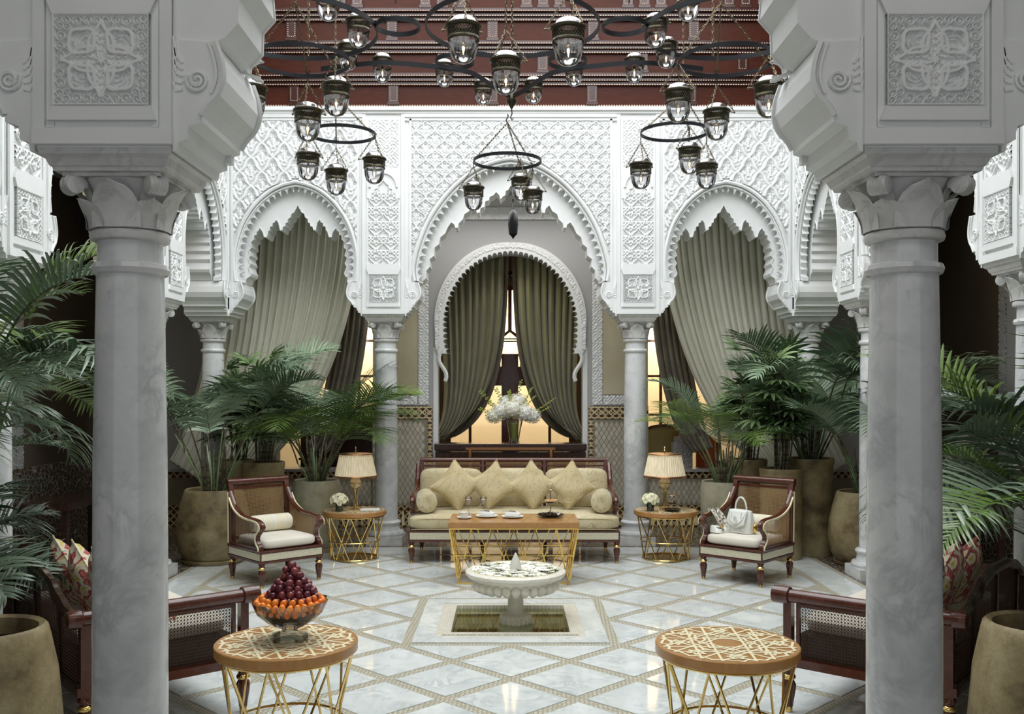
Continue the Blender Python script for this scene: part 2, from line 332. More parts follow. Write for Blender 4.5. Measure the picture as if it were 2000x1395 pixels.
for i in range(-9, 10):
    for j in range(-12, 10):
        if (i+j) % 2 == 0: continue
        cx, cy = PX+i*U, PY+j*U; h = U-g
        P = [(cx-h, cy), (cx, cy-h), (cx+h, cy), (cx, cy+h)]
        inside = abs(i) < 2 and abs(j) < 2
        if inside: continue
        e = 2*U+.0
        if abs(i) == 2 and abs(j) < 2: P = clip(P, -1 if i > 0 else 1, 0, -(PX+e) if i > 0 else (PX-e))
        if abs(j) == 2 and abs(i) < 2: P = clip(P, 0, -1 if j > 0 else 1, -(PY+e) if j > 0 else (PY-e))
        for a, b, c in ((1, 0, FX), (-1, 0, FX), (0, 1, FY1), (0, -1, -FY0)): 
            if P: P = clip(P, a, b, c)
        slab(P)
for k in range(6):
    x0, x1 = -3.08+k*1.03, -3.08+k*1.03+1.02
    slab([(x0, FY1+.07), (x1, FY1+.07), (x1, 10.62), (x0, 10.62)], 'border_slab')
for s in (-1, 1):
    for k in range(7):
        y0 = FY0+k*1.01; xa, xb = sorted((s*(FX+.07), s*3.09)); slab([(xa, y0), (xb, y0), (xb, y0+1.0), (xa, y0+1.0)], 'border_slab')
# pool surround and basin
def ring(b, x0, x1, y0, y1, w, z0, z1):
    b.box(x0, x1, y0, y0+w, z0, z1); b.box(x0, x1, y1-w, y1, z0, z1); b.box(x0, x0+w, y0+w, y1-w, z0, z1); b.box(x1-w, x1, y0+w, y1-w, z0, z1)
b = MB(); ring(b, PX-2*U+.07, PX+2*U-.07, PY-2*U+.07, PY+2*U-.07, .15, -.004, .006); b.build('pool_surround', M['floor_marble'], floor, smooth=False)
b = MB(); ring(b, PX-2*U+.22, PX+2*U-.22, PY-2*U+.22, PY+2*U-.22, .045, -.004, .002); b.build('mosaic_border', M['white_mosaic'], floor, smooth=False)
b = MB(); ring(b, PX-2*U+.265, PX+2*U-.265, PY-2*U+.265, PY+2*U-.265, .06, -.06, .012); b.build('pool_curb', M['white_mosaic'], floor, smooth=False)
e = 2*U-.32
b = MB(); b.box(PX-e-.02, PX+e+.02, PY-e-.02, PY+e+.02, -.2, -.075); ring(b, PX-e-.02, PX+e+.02, PY-e-.02, PY+e+.02, .02, -.075, -.005); b.build('pool_basin', M['pool_mosaic'], floor, smooth=False)
tag(MB().box(PX-e, PX+e, PY-e, PY+e, -.074, -.014).build('pool_water', M['water'], smooth=False), 'still shallow water filling the sunken square fountain pool', 'water')
# gallery floors
b = MB(); b.box(-6, 6, 10.68, 15.2, -.2, -.001); b.box(-6, -3.15, -4, 10.68, -.2, -.001); b.box(3.15, 6, -4, 10.68, -.2, -.001); b.box(-3.15, 3.15, -4, YF-.5, -.2, -.001)
struct(b.build('floor_gallery', M['dark_zellige'], smooth=False))
# ---- arch profiles: half curves in (x, z)
OUT_S = catmull([(0, 4.05), (.13, 4.02), (.28, 3.95), (.45, 3.80), (.59, 3.58), (.67, 3.32), (.685, 3.12), (.665, 2.94)], 5)
OUT_C = catmull([(0, 4.31), (.18, 4.275), (.42, 4.17), (.68, 3.95), (.90, 3.65), (1.03, 3.34), (1.085, 3.10), (1.07, 2.95)], 6)
CUSP_S = [(0,3.82),(.022,3.775),(.03,3.77),(.04,3.74),(.075,3.72),(.085,3.68),(.115,3.66),(.12,3.62),(.14,3.615),(.145,3.58),(.17,3.575),(.178,3.535),(.195,3.528),(.205,3.575),(.215,3.62),(.245,3.655),(.262,3.625),(.285,3.615),(.29,3.58),(.315,3.575),(.32,3.53),(.335,3.525),(.345,3.48),(.358,3.452),(.375,3.455),(.385,3.50),(.40,3.53),(.43,3.56),(.445,3.53),(.465,3.52),(.468,3.485),(.495,3.475),(.497,3.43),(.53,3.40),(.522,3.34),(.55,3.31),(.53,3.25),(.558,3.22),(.532,3.16),(.552,3.12),(.525,3.05),(.535,3.02),(.575,2.995),(.60,2.94)]
CUSP_C = [(0,4.04),(.03,3.99),(.06,3.975),(.065,3.93),(.09,3.915),(.113,3.885),(.13,3.935),(.166,3.965),(.195,3.93),(.24,3.91),(.25,3.87),(.29,3.86),(.30,3.80),(.345,3.78),(.352,3.73),(.375,3.725),(.39,3.78),(.433,3.815),(.47,3.75),(.525,3.715),(.54,3.66),(.59,3.61),(.597,3.56),(.618,3.56),(.63,3.60),(.67,3.625),(.71,3.57),(.74,3.50),(.795,3.455),(.81,3.38),(.86,3.34),(.865,3.25),(.915,3.21),(.908,3.13),(.952,3.08),(.955,3.00),(1.0,2.95)]
def bracket(h):                                      # S-shaped springer, h = half clear opening
    return [(h-.145, 2.93), (h-.165, 2.87), (h-.172, 2.81), (h-.155, 2.755), (h-.12, 2.715), (h-.10, 2.68), (h-.10, 2.66), (h-.055, 2.645), (h-.05, 2.62), (h-.05, 2.60), (h-.02, 2.59), (h-.015, 2.56), (h, 2.56)]
def mirror(P): return [(-x, z) for x, z in P[::-1]]+P[1:]
def resample(P, step):
    out = [P[0]]; acc = 0
    for a, b in zip(P, P[1:]):
        d = sqrt((b[0]-a[0])**2+(b[1]-a[1])**2); 
        while acc+d >= step: s = (step-acc)/d; a = (a[0]+(b[0]-a[0])*s, a[1]+(b[1]-a[1])*s); out.append(a); d = sqrt((b[0]-a[0])**2+(b[1]-a[1])**2); acc = 0
        acc += d
    return out
def scallops(P, off, step):                          # lobed edge running inside the outer arch
    Q = resample(P, step); out = []
    for i in range(len(Q)):
        a = Q[max(i-1, 0)]; c = Q[min(i+1, len(Q)-1)]; tx, tz = c[0]-a[0], c[1]-a[1]; l = sqrt(tx*tx+tz*tz); nx, nz = tz/l, -tx/l
        if nx*(-Q[i][0])+nz*(2.9-Q[i][1]) < 0: nx, nz = -nx, -nz
        cx, cz = Q[i][0]+nx*off, Q[i][1]+nz*off; r = step*.42
        if i == 0: cx = 0; 
        for k in range(7):
            an = pi*(k/6); vx, vz = -tx/l*cos(an)*r, -tz/l*cos(an)*r; out.append((cx+vx-nx*sin(an)*r*1.2, cz+vz-nz*sin(an)*r*1.2))
        out.append((Q[i][0]+nx*(off+.018)+tx/l*step*.5, Q[i][1]+nz*(off+.018)+tz/l*step*.5))
    return [(0, max(p[1] for p in out[:4]))]+[p for p in out if p[0] > .004]
# ---- carved plaster height fields (u, v in metres) -> 0..1
def fr(x): return x-np.floor(x)
def ss(a, b, x): t = np.clip((x-a)/(b-a), 0, 1); return t*t*(3-2*t)
def ridge(d, w): return 1-ss(w*.55, w, np.abs(d))
def pat_lozenge(u, v):
    a, c = .245, .32; row = np.floor(v/(c/2)); 
    best = np.full(u.shape, 9.); bx = np.zeros_like(u); by = np.zeros_like(u)
    for k in (-1, 0, 1, 2):
        rr = row+k; cy = rr*c/2; cx = (np.floor((u-(np.mod(rr, 2))*a/2)/a+.5))*a+np.mod(rr, 2)*a/2
        du, dv = (u-cx)/(a/2), (v-cy)/(c/2); d = np.abs(du)+np.abs(dv)+.10*np.sin(np.abs(dv)*pi*2)
        m = d < best; best = np.where(m, d, best); bx = np.where(m, du, bx); by = np.where(m, dv, by)
    fra = ridge(best-.93, .13); inn = ridge(best-.74, .05)*.8
    th = np.arctan2(bx, by+.45); r = np.hypot(bx*1.1, by+.45)
    pal = (np.cos(th*7)*.5+.5)*ss(.12, .3, r)*(1-ss(.75, .95, r+.25*np.abs(np.sin(th*3.5)))); low = ridge(np.hypot(bx, by+.42)-.16, .08)
    sc = ridge(np.sin(bx*15)*np.cos(by*17+np.abs(bx)*6), .38)*.55
    return np.maximum.reduce([fra, inn, np.where(best < .66, np.maximum(pal*.85, low*.8), 0), np.where((best < .72), sc, .55*np.ones_like(u)*(best > .82))])
def pat_interlace(u, v):
    a, c = .21, .215; s = 2*pi/c; w = .013; h = np.zeros_like(u)
    for k in (0, 1):
        x = fr(u/a+.5*k)*a-a/2; A = a*.5
        for sg in (-1, 1):
            h = np.maximum(h, ridge(x-sg*A*.5*(1-np.cos(s*(v+k*c/2)))*.98, w))
    x = (fr(u/a)-.5)*a; y = (fr(v/c)-.5)*c; x2 = (fr(u/a+.5)-.5)*a; y2 = (fr(v/c+.5)-.5)*c
    for (p, q) in ((x, y), (x2, y2)):
        r = np.hypot(p, q); th = np.arctan2(p, q); h = np.maximum(h, (r < .05)*(.35+.5*(np.cos(th*6)*.5+.5))*(1-ss(.03, .05, r))); h = np.maximum(h, .8*ridge(r-.058-.008*np.cos(4*th), .006))
        h = np.maximum(h, .75*ridge(np.hypot(np.abs(p)-.04, q-.045)-.018, .007))
    return np.maximum(h, .42*ridge(np.sin(u*150)*np.sin(v*130), .35))
def pat_scroll(u, v):
    a, c = .165, .16; s = 2*pi/c; h = np.zeros_like(u)
    x = (fr(u/a)-.5)*a
    for sg in (-1, 1): h = np.maximum(h, ridge(x-sg*(.041+.030*np.cos(s*v)), .0105))
    for oy in (0, .5):
        y = (fr(v/c+oy)-.5)*c
        for px in (.037, .078):
            q = np.hypot(np.abs(x)-px, y-.02 if oy else y+.02); h = np.maximum(h, ridge(q-.017, .007)*.9)
        h = np.maximum(h, .8*ridge(np.abs(x)+np.abs(y)*.8-(.018 if oy else .02), .009))
    return np.maximum(h, .4*ridge(np.sin(u*170)*np.sin(v*170), .3))
def pat_rosette(u, v):                               # u, v in -1..1
    r = np.hypot(u, v); th = np.arctan2(v, u); h = np.zeros_like(u); fill = np.zeros_like(u)
    for k in range(4):
        c, s = cos(k*pi/2), sin(k*pi/2); a = u*c+v*s; b = -u*s+v*c; t_ = np.clip(a/.84, 0, 1)
        hw = .24*np.sin(pi*np.minimum(t_*.62+.33, 1))**1.2*(1-ss(.55, 1, t_))+.03; d = np.abs(b)-hw*(t_ > 0)*(t_ < 1)
        m = (a > .12)*(a < .84); h = np.maximum(h, m*ridge(d, .055)); fill = np.maximum(fill, m*(d < 0)*.25+m*(d < -.04)*.5*ridge(np.abs(b)-.04-.05*np.cos(a*22)**2, .035))
        c, s = cos(k*pi/2+pi/4), sin(k*pi/2+pi/4); a = u*c+v*s; b = -u*s+v*c; q = np.hypot(a-.56, b*.92)-.27-.025*np.cos(4*np.arctan2(b, a-.56))
        h = np.maximum(h, ridge(q, .06)*(a > .2)); fill = np.maximum(fill, (q < -.03)*(.2+.55*ridge(np.sin(np.hypot(a-.5, b)*34+3*np.arctan2(b, a-.4)), .45)))
    bgd = np.zeros_like(u); U_, V_ = np.maximum(np.abs(u), np.abs(v)), np.minimum(np.abs(u), np.abs(v))
    for (px, py, rr) in ((.84, .10, .09), (.86, .30, .10), (.84, .52, .11), (.86, .74, .09), (.70, .70, .07), (.88, .88, .07), (.66, .06, .05), (.70, .28, .06)):
        q = np.hypot(U_-px, V_-py); an = np.arctan2(V_-py, U_-px); bgd = np.maximum(bgd, ridge(q-rr*(.62+.38*(fr(an/(2*pi)))), .020)*.85); bgd = np.maximum(bgd, (q < rr*.30)*.7)
    bgd = bgd*(h < .2)*(fill < .05)
    st = (r < .1+.03*np.cos(8*th))*.9; ctr = (r < .3)*(.3+.45*(np.cos(8*th+r*16)*.5+.5)); ed = (np.maximum(np.abs(u), np.abs(v)) > .965)*1.
    return np.maximum.reduce([h, fill, bgd, st, ctr*(h < .5), ed])
def pat_vine(u, v): return np.maximum(ridge(np.sin(u*75+2*np.sin(v*38))*np.sin(v*82+2*np.sin(u*45)), .45)*.9, ridge(np.sin(u*38)-np.cos(v*38), .25))
def relief(name, x0, x1, z0, z1, res, fn, depth, mask=None, matn='plaster', norm=False):
    nx = int((x1-x0)/res)+1; nz = int((z1-z0)/res)+1; xs = np.linspace(x0, x1, nx); zs = np.linspace(z0, z1, nz); X, Z = np.meshgrid(xs, zs)
    if norm: H = fn(X/(x1-x0)*2, (Z-(z0+z1)/2)/(z1-z0)*2)
    else: H = fn(X, Z)
    keep = mask(X, Z) if mask is not None else np.ones_like(X, bool)
    V = np.stack([X, -H*depth, Z], -1).reshape(-1, 3); idx = np.arange(nx*nz).reshape(nz, nx)
    q = np.stack([idx[:-1, :-1], idx[:-1, 1:], idx[1:, 1:], idx[1:, :-1]], -1).reshape(-1, 4); k = (keep[:-1, :-1] & keep[:-1, 1:] & keep[1:, 1:] & keep[1:, :-1]).reshape(-1); q = q[k]
    used = np.zeros(len(V), bool); used[q.ravel()] = True; remap = np.cumsum(used)-1; V = V[used]; q = remap[q]
    me = bpy.data.meshes.new(name); me.vertices.add(len(V)); me.vertices.foreach_set('co', V.ravel()); me.loops.add(q.size); me.loops.foreach_set('vertex_index', q.ravel().astype(np.int32))
    me.polygons.add(len(q)); me.polygons.foreach_set('loop_start', np.arange(0, q.size, 4, dtype=np.int32)); me.polygons.foreach_set('use_smooth', [True]*len(q)); me.update(); me.validate(); me.materials.append(M[matn]); return me
def outside(P, off=.03):
    zz = np.array([p[1] for p in P[::-1]]); xx = np.array([p[0] for p in P[::-1]])
    return lambda X, Z: ~((Z < zz[-1]+off) & (np.abs(X) < np.interp(Z-off*.3, zz, xx)+off))
BAY = {}
def bay_meshes(kind):
    if kind in BAY: return BAY[kind]
    small = kind == 'small'; P, C, h = (OUT_S, CUSP_S, .745) if small else (OUT_C, CUSP_C, 1.175)
    zt = ZT; br = bracket(h); D = {}
    prof = mirror(P+[(br[0][0]+.03, 2.936)])
    D['arch_wall'] = (MB().prism([(-h, zt), (-h, 2.936)]+prof+[(h, 2.936), (h, zt)], -.215, -.15).data('arch_wall', M['plaster'], False), 0)
    sc = scallops(P, .082 if small else .092, .086 if small else .090)
    sc = [p for p in sc if p[1] > 2.93]; prof = mirror(sc+[(sc[-1][0], 2.93)]); w = h+.0
    Pw = mirror([(x+.02, z+.02) for x, z in P])
    D['scalloped_band'] = (MB().prism([(x, z) for x, z in Pw[::-1]]+prof, -.19, -.125).data('scalloped_band', M['plaster'], False), 0)
    cu = mirror(C+br[1:]); cu = mirror(C+[(br[0][0], 2.936)]); D['cusped_arch'] = (MB().prism([(-h, zt), (-h, 2.936)]+cu+[(h, 2.936), (h, zt)], -.09, .225).data('cusped_arch', M['plaster'], False), 0)
    b = MB()
    for s in (-1, 1):                                # lower springer block across the whole wall thickness
        b.prism([(s*x, z) for x, z in br]+[(s*h, 2.94)], -.235, .235)
        cx, cz = s*(h-.085), 2.80; 
        for dd in (-.24, .24):
            b.path([(cx+s*(.006+.034*k/26)*cos(k*.5), dd, cz+(.006+.034*k/26)*sin(k*.5)) for k in range(27)], .007, 5)
            for q in range(5): b.path([(cx+s*.05, dd*.985, cz-.03+q*.022), (cx+s*.072, dd*.985, cz-.035+q*.03), (cx+s*.08, dd*.985, cz-.01+q*.04)], .006, 4)
            b.path([(s*(x+.022), dd, z) for x, z in catmull(br[:4], 4)], .006, 4)
            b.path([(s*x, dd, z) for x, z in catmull(br[:6], 4)], .012, 5)
    D['scroll_bracket'] = (b.data('scroll_bracket', M['plaster'], False), 0)
    b = MB(); b.path([(x, -.222, z) for x, z in mirror(P)], .020, 6); b.path([(x, -.205, z) for x, z in mirror([(x*.965, 2.94+(z-2.94)*.965) for x, z in P])], .010, 5)
    # lobes outlined with a fine rib, and finials on the hanging points
    b.path([(x, -.19, z) for x, z in mirror(sc)], .006, 4)
    b.path([(x, -.095, z) for x, z in mirror(C)], .0075, 4)
    D['arch_rib'] = (b.data('arch_rib', M['plaster']), 0)
    pw = h-.06 if small else h-.075
    zr = .008 if small else .0075
    D['carved_panel'] = (relief('carved_panel', -pw, pw, 2.70, 4.72, zr, pat_lozenge if small else pat_interlace, .028, outside(P)), -.216)
    b = MB()
    for s in (-1, 1): b.box(s*(pw+.012)-.012, s*(pw+.012)+.012, -.24, -.2, 2.62, 4.745)
    b.box(-h, h, -.24, -.2, 4.725, 4.76); b.box(-h, h, -.255, -.2, 4.76, 4.80); D['frame_moulding'] = (b.data('frame_moulding', M['plaster'], False), 0)
    BAY[kind] = D; return D
def add_bay(root, x, kind, sx=1.0, fine=True):
    for n, (me, y) in bay_meshes(kind).items():
        if n == 'carved_panel' and not fine: continue
        o = put(n, me, root, loc=(x, y, 0)); o.scale = (sx, 1, 1)
        if n == 'carved_panel': o['label'] = 'all-over pattern carved in white plaster'
# pier meshes
def pier_parts():
    D = []; b = MB(); b.box(-.235, .235, -.235, .235, 2.58, ZT); b.box(-.228, .228, -.228, .228, 2.572, 2.58)
    for sy in (-1, 1):
        y = lambda a: sy*a
        def bx(x0, x1, a, c, z0, z1): b.box(x0, x1, min(y(a), y(c)), max(y(a), y(c)), z0, z1)
        for s in (-1, 1): bx(min(s*.235, s*.195), max(s*.235, s*.195), .23, .25, 2.60, 4.80); bx(min(s*.19, s*.165), max(s*.19, s*.165), .23, .243, 2.64, 4.74)
        # ledge and sunk frames
        b.prism([(-.19, 3.075), (.19, 3.075), (.165, 3.02), (-.165, 3.02)], y(.23), y(.262)); b.prism([(-.17, 3.13), (.17, 3.13), (.19, 3.075), (-.19, 3.075)], y(.23), y(.262))
        b.prism([(-.185, 2.66), (.185, 2.66), (.165, 2.71), (-.165, 2.71)], y(.23), y(.258))
        bx(-.237, .237, .229, .253, 2.581, 2.635)
    # small blind multifoil arch over the long panel
    half = catmull([(0, 4.06), (.03, 4.02), (.055, 4.005), (.062, 3.97), (.095, 3.96), (.105, 3.92), (.135, 3.915), (.14, 3.86), (.165, 3.86)], 2)
    for sy in (-1, 1):
        b.prism([(-.18, 4.20), (-.18, 3.86)]+mirror(half)[1:-1]+[(.18, 3.86), (.18, 4.20)], sy*.225, sy*.255)
        b.path([(.15*cos(a), sy*.262, 3.98+.16*sin(a)) for a in [pi*k/14 for k in range(15)]], .014, 5)
    D.append(('pier', b.data('pier', M['plaster'], False), (0, 0, 0), 0))
    lo = relief('scroll_panel', -.165, .165, 3.13, 3.95, .0052, pat_scroll, .020); up = relief('upper_panel', -.165, .165, 4.21, 4.73, .0052, pat_vine, .012); ro = relief('rosette_panel', -.163, .163, 2.71, 3.02, .00205, pat_rosette, .026, norm=True)
    for n, m in (('scroll_panel', lo), ('upper_panel', up), ('rosette_panel', ro)):
        D.append((n, m, (0, -.2355, 0), 0)); D.append((n, m, (0, .2355, 0), pi))
    return D
PIER = pier_parts()
def add_pier(root, x, back=False):
    for n, me, loc, rz in PIER:
        if rz and not back: continue
        if not rz and back == 'only' and n != 'pier': continue
        put(n, me, root, loc=(x+loc[0], loc[1], loc[2]), rot=(0, 0, rz))
def wall(name, loc, rz, x0, x1):
    b = MB(); b.box(x0-.235, x1+.235, -.26, .235, 4.80, 4.83); b.box(x0-.235, x1+.235, -.285, .235, 4.83, 4.87)
    o = struct(b.build(name, M['plaster'], smooth=False)); o.location = loc; o.rotation_euler = (0, 0, rz); return o
wb = wall('wall_back', (0, YB, 0), 0, -CX, CX)
add_bay(wb, 0, 'centre'); sp = (CX-1.41)
for s in (-1, 1): add_bay(wb, s*(1.41+sp/2), 'small'); add_pier(wb, s*1.41); add_pier(wb, s*CX)
for nm, sx, rz in (('wall_left', -CX, pi/2), ('wall_right', CX, -pi/2)):
    w_ = wall(nm, (sx, 0, 0), rz, min(s*YF for s in ((1,) if rz > 0 else (-1,))) if rz > 0 else -YB, YB if rz > 0 else -YF); sg = 1 if rz > 0 else -1
    add_bay(w_, sg*(8.95+YB)/2, 'small'); add_bay(w_, sg*(6.2+8.95)/2, 'centre', 1.14/1.175); add_bay(w_, sg*(YF+6.2)/2, 'centre', 1.11/1.175, False)
    for y in YS[1:]: add_pier(w_, sg*y)
wf = wall('wall_front', (0, YF, 0), pi, -CX, CX); add_bay(wf, 0, 'centre', 1, False)
for s in (-1, 1): add_bay(wf, s*(1.41+sp/2), 'small', 1, False); add_pier(wf, s*1.41, True); add_pier(wf, s*CX, 'only')
# ---- columns
def column_meshes():
    D = []
    b = MB(); b.box(-.20, .20, -.20, .20, 0, .10); b.lathe([(.195, .10), (.205, .125), (.195, .15), (.165, .155), (.155, .18), (.150, .215), (.165, .235), (.168, .25), (.150, .27), (.128, .275)], 28)
    D.append(('base', b.data('base', M['column_marble'])))
    D.append(('shaft', MB().lathe([(.131, .27), (.131, .9), (.128, 1.5), (.117, 2.16), (.130, 2.165), (.137, 2.182), (.130, 2.20), (.114, 2.205), (.113, 2.285)], 40).data('shaft', M['column_marble'])))
    b = MB(); b.lathe([(.120, 2.28), (.135, 2.285), (.14, 2.30), (.135, 2.315), (.118, 2.32), (.118, 2.36), (.128, 2.43), (.15, 2.47), (.172, 2.50), (.175, 2.505)], 32)
    for k in range(4):                               # leaves on the faces, volutes on the diagonals
        for off, hw, top in ((0, .085, .155), (pi/4, .07, .10)):
            a = k*pi/2+off; ca, sa = cos(a), sin(a)
            def f(u, v):
                x = (u-.5)*2; w = hw*(1-.0*v)*sqrt(max(0, 1-(max(0, v-.25)/.75)**2.4))+.001; o = .125+.055*v**2+.014*(1-x*x)+(.02*max(0, v-.8)*5 if not off else 0); tt = x*w; z = 2.32+top*v*(1+.0*x)
                return (ca*o-sa*tt, sa*o+ca*tt, z)
            b.grid(f, 8, 8)
        a = k*pi/2+pi/4; ca, sa = cos(a), sin(a); pts = []
        for q in range(22): r_ = .038*(1-q/24); th = -pi/2-.2+q*.42; pts.append((.202+r_*sin(th)+.004, 2.462-r_*cos(th)*-1))
        for w in (-.016, .016): b.path([(ca*p-sa*w, sa*p+ca*w, z) for p, z in pts], .012, 6)
        b.add([(ca*o-sa*w, sa*o+ca*w, z) for o, z in ((.12, 2.36), (.15, 2.44), (.18, 2.485), (.215, 2.50), (.16, 2.505)) for w in (-.028, .028)], [(0, 1, 3, 2), (2, 3, 5, 4), (4, 5, 7, 6), (6, 7, 9, 8)])
        b.lathe([(.010, -.036), (.032, -.032), (.034, -.024), (.034, .024), (.032, .032), (.010, .036)], 14, (0, 0, 0))
        n = 14*6; base = len(b.v)-n
        for i in range(base, base+n): x, y, z = b.v[i]; p, q, w = x, y, z; b.v[i] = (ca*(.206+p)-sa*w, sa*(.206+p)+ca*w, 2.462+q)
    D.append(('capital', b.data('capital', M['abacus_marble'])))
    b = MB(); b.lathe([(.27, 2.503), (.275, 2.515), (.285, 2.52), (.30, 2.545), (.32, 2.555), (.325, 2.575)], 4)
    for i in range(len(b.v)): x, y, z = b.v[i]; b.v[i] = ((x-y)*.7071, (x+y)*.7071, z)
    b.box(-.17, .17, -.17, .17, 2.49, 2.503); D.append(('abacus', b.data('abacus', M['abacus_marble'], False)))
    return D
CM = column_meshes()
def column(x, y, label):
    t = thing('marble_column', label, 'column', (x, y, 0), 0, 'arcade columns')
    for n, me in CM: put(n, me, t)
for s, sd in ((-1, 'left'), (1, 'right')):
    column(s*1.41, YF, 'large grey marble column in the foreground on the %s of the court' % sd)
    column(s*1.41, YB, 'grey marble column of the far arcade beside the long sofa, %s end' % sd)
    column(s*CX, YB, 'marble column at the far %s corner of the court behind the palms' % sd)
    column(s*CX, 8.95, 'side arcade column just behind the foreground column, %s side' % sd)
    column(s*CX, 6.2, 'side arcade column beside the cane settee, %s side' % sd)
# ---- red wood cove above the plaster, open to daylight at the top
def cove(name, loc, rz, L):
    root = struct(MB().box(-L/2, L/2, -.03, .24, 4.87, 4.90).build(name, M['red_wood_dark'], smooth=False)); root.location = loc; root.rotation_euler = (0, 0, rz)
    z = 4.90; y = -.02; beads = MB(); nb = int(L/.028)
    def row(yy, zz, st=2, r=.0075):
        for k in range(nb): x = -L/2+k*.028; beads.sph((x, yy, zz), (.0115, r, r), 5, 3)
    row(-.035, 4.895)
    for k in range(6):
        h = .33
        b = MB(); b.box(-L/2, L/2, y-.01, .24, z, z+h-.115); b.build('wood_panel', M['red_wood'], root, smooth=False)
        b = MB(); b.box(-L/2, L/2, y-.04, .24, z+h-.115, z+h-.075); b.box(-L/2, L/2, y-.065, .24, z+h-.075, z+h-.035); b.box(-L/2, L/2, y-.10, .24, z+h-.035, z+h); b.build('wood_moulding', M['red_wood_dark'], root, smooth=False)
        row(y-.045, z+h-.112); row(y-.07, z+h-.072); row(y-.105, z+h-.03, r=.006)
        # small hanging corbels below each moulding
        if k < 5:
            for i in range(int(L/1.1)+1):
                cx = -L/2+.55+i*1.1+(.0 if k % 2 else .55); 
                if cx > L/2-.1: continue
                for dx in ((-.18, 0, .18) if k == 3 else (0,)):
                    q = MB(); q.box(cx+dx-.055, cx+dx+.055, y-.03, y-.01, z+.02, z+h-.115); q.box(cx+dx-.065, cx+dx+.065, y-.038, y-.01, z+.0, z+.03); q.build('corbel', M['red_wood_dark'], root, smooth=False)
                    for sx in (-.038, .038):
                        for m in range(7): beads.sph((cx+dx+sx, y-.033, z+.05+m*.022), .0065, 4, 3)
                    for m in range(3): beads.sph((cx+dx-.022+m*.022, y-.033, z+.045), .0065, 4, 3)
        z += h; y -= .07
    o = beads.build('bead_rows', M['bead'], root, fix=False); o['kind'] = 'stuff'; o['label'] = 'rows of small gilt wooden beads'
cove('ceiling_cove_back', (0, YB-.19, 0), 0, 7.0); cove('ceiling_cove_left', (-CX+.19, 7.2, 0), pi/2, 7.6); cove('ceiling_cove_right', (CX-.19, 7.2, 0), -pi/2, 7.6)
b = MB(); b.box(-3.6, 3.6, YF-.3, YF+.25, 4.87, 6.9)
for k in range(1, 4): b.box(-3.6, 3.6, YF+k*1.8-.06, YF+k*1.8+.06, 6.88, 7.0)
for k in (-1.6, -.6, .6, 1.6): b.box(k-.04, k+.04, YF, YB, 6.90, 7.0)
struct(b.build('ceiling_court', M['red_wood_dark'], smooth=False))
# ---- galleries: ceilings, outer walls
b = MB(); b.box(-6, 6, YB+.235, 12.3, 4.06, 4.2); b.box(-6, -CX-.235, -4, YB+.235, 4.06, 4.2); b.box(CX+.235, 6, -4, YB+.235, 4.06, 4.2); b.box(-CX-.235, CX+.235, -4, YF-.235, 4.2, 4.35); b.box(-6, 6, 12.5, 15.3, 3.9, 4.1)
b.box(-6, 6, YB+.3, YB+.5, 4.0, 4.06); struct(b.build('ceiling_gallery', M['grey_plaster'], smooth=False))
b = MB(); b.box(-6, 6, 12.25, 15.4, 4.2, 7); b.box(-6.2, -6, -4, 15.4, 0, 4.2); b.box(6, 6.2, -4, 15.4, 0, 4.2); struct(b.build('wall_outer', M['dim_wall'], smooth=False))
YG = 12.25
TILE = {}
def tiles(root, x0, x1, z0, z1, y, w=.064, h=.108, cap=130):
    dm = lambda c, q, e=.87: q.prism([(c[0]-w/2*e, c[1]), (c[0], c[1]-h/2*e), (c[0]+w/2*e, c[1]), (c[0], c[1]+h/2*e)], y-.004, y+.001)
    if y not in TILE: TILE[y] = dm((0, 0), MB()).data('diamond_tile', M['tile_glaze'], False)
    C_ = [(x0+w/2+i*w+(j % 2)*w/2, z0+h/2+j*h/2) for j in range(int((z1-z0-h)/(h/2))+1) for i in range(int((x1-x0-w*(1+(j % 2)*.5))/w)+1)]
    C_.sort(key=lambda c: (-round(c[1]*4), abs(c[0]))); q = MB()
    for k, c in enumerate(C_):
        if k < cap: put('diamond_tile', TILE[y], root, loc=(c[0], 0, c[1]))
        else: dm(c, q)
    if q.v: o = q.build('diamond_tiles', M['tile_glaze'], root, smooth=False); o['kind'] = 'stuff'
# back gallery wall: centre piece with arch, dado, frames
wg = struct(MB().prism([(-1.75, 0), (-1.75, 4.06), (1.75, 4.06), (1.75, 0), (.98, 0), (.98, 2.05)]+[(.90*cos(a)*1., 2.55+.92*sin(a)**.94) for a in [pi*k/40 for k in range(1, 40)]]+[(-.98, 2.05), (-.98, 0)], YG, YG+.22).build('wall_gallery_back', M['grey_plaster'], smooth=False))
half = [(.905*sin(a), 2.55+1.0*cos(a)) for a in [pi/2*k/30 for k in range(31)]]+[(.895, 2.30), (.86, 2.2)]
sc = [p for p in scallops(half, .085, .074) if p[1] > 2.2]; po = mirror([(x+.06, z+.06 if z > 2.55 else z) for x, z in half])
MB().prism(po[::-1]+mirror(sc), YG-.05, YG+.03).build('scalloped_arch', M['plaster'], wg, smooth=False)
me = relief('arch_carving', -1.0, 1.0, 2.25, 3.63, .009, pat_vine, .012, lambda X, Z: (np.hypot(X/.960, (Z-2.55)/1.055) < 1) & (np.hypot(X/.895, (Z-2.55)/.99) > 1) & (Z > 2.55) | ((Z <= 2.55) & (np.abs(X) > .895) & (np.abs(X) < .96)))
put('arch_carving', me, wg, loc=(0, YG-.052, 0))
MB().box(-1.75, 1.75, YG-.04, YG, 3.93, 4.06).build('cornice', M['plaster'], wg, smooth=False)
put('cornice_carving', relief('cornice_carving', -1.7, 1.7, 3.9, 4.05, .012, pat_vine, .014), wg, loc=(0, YG-.042, 0))
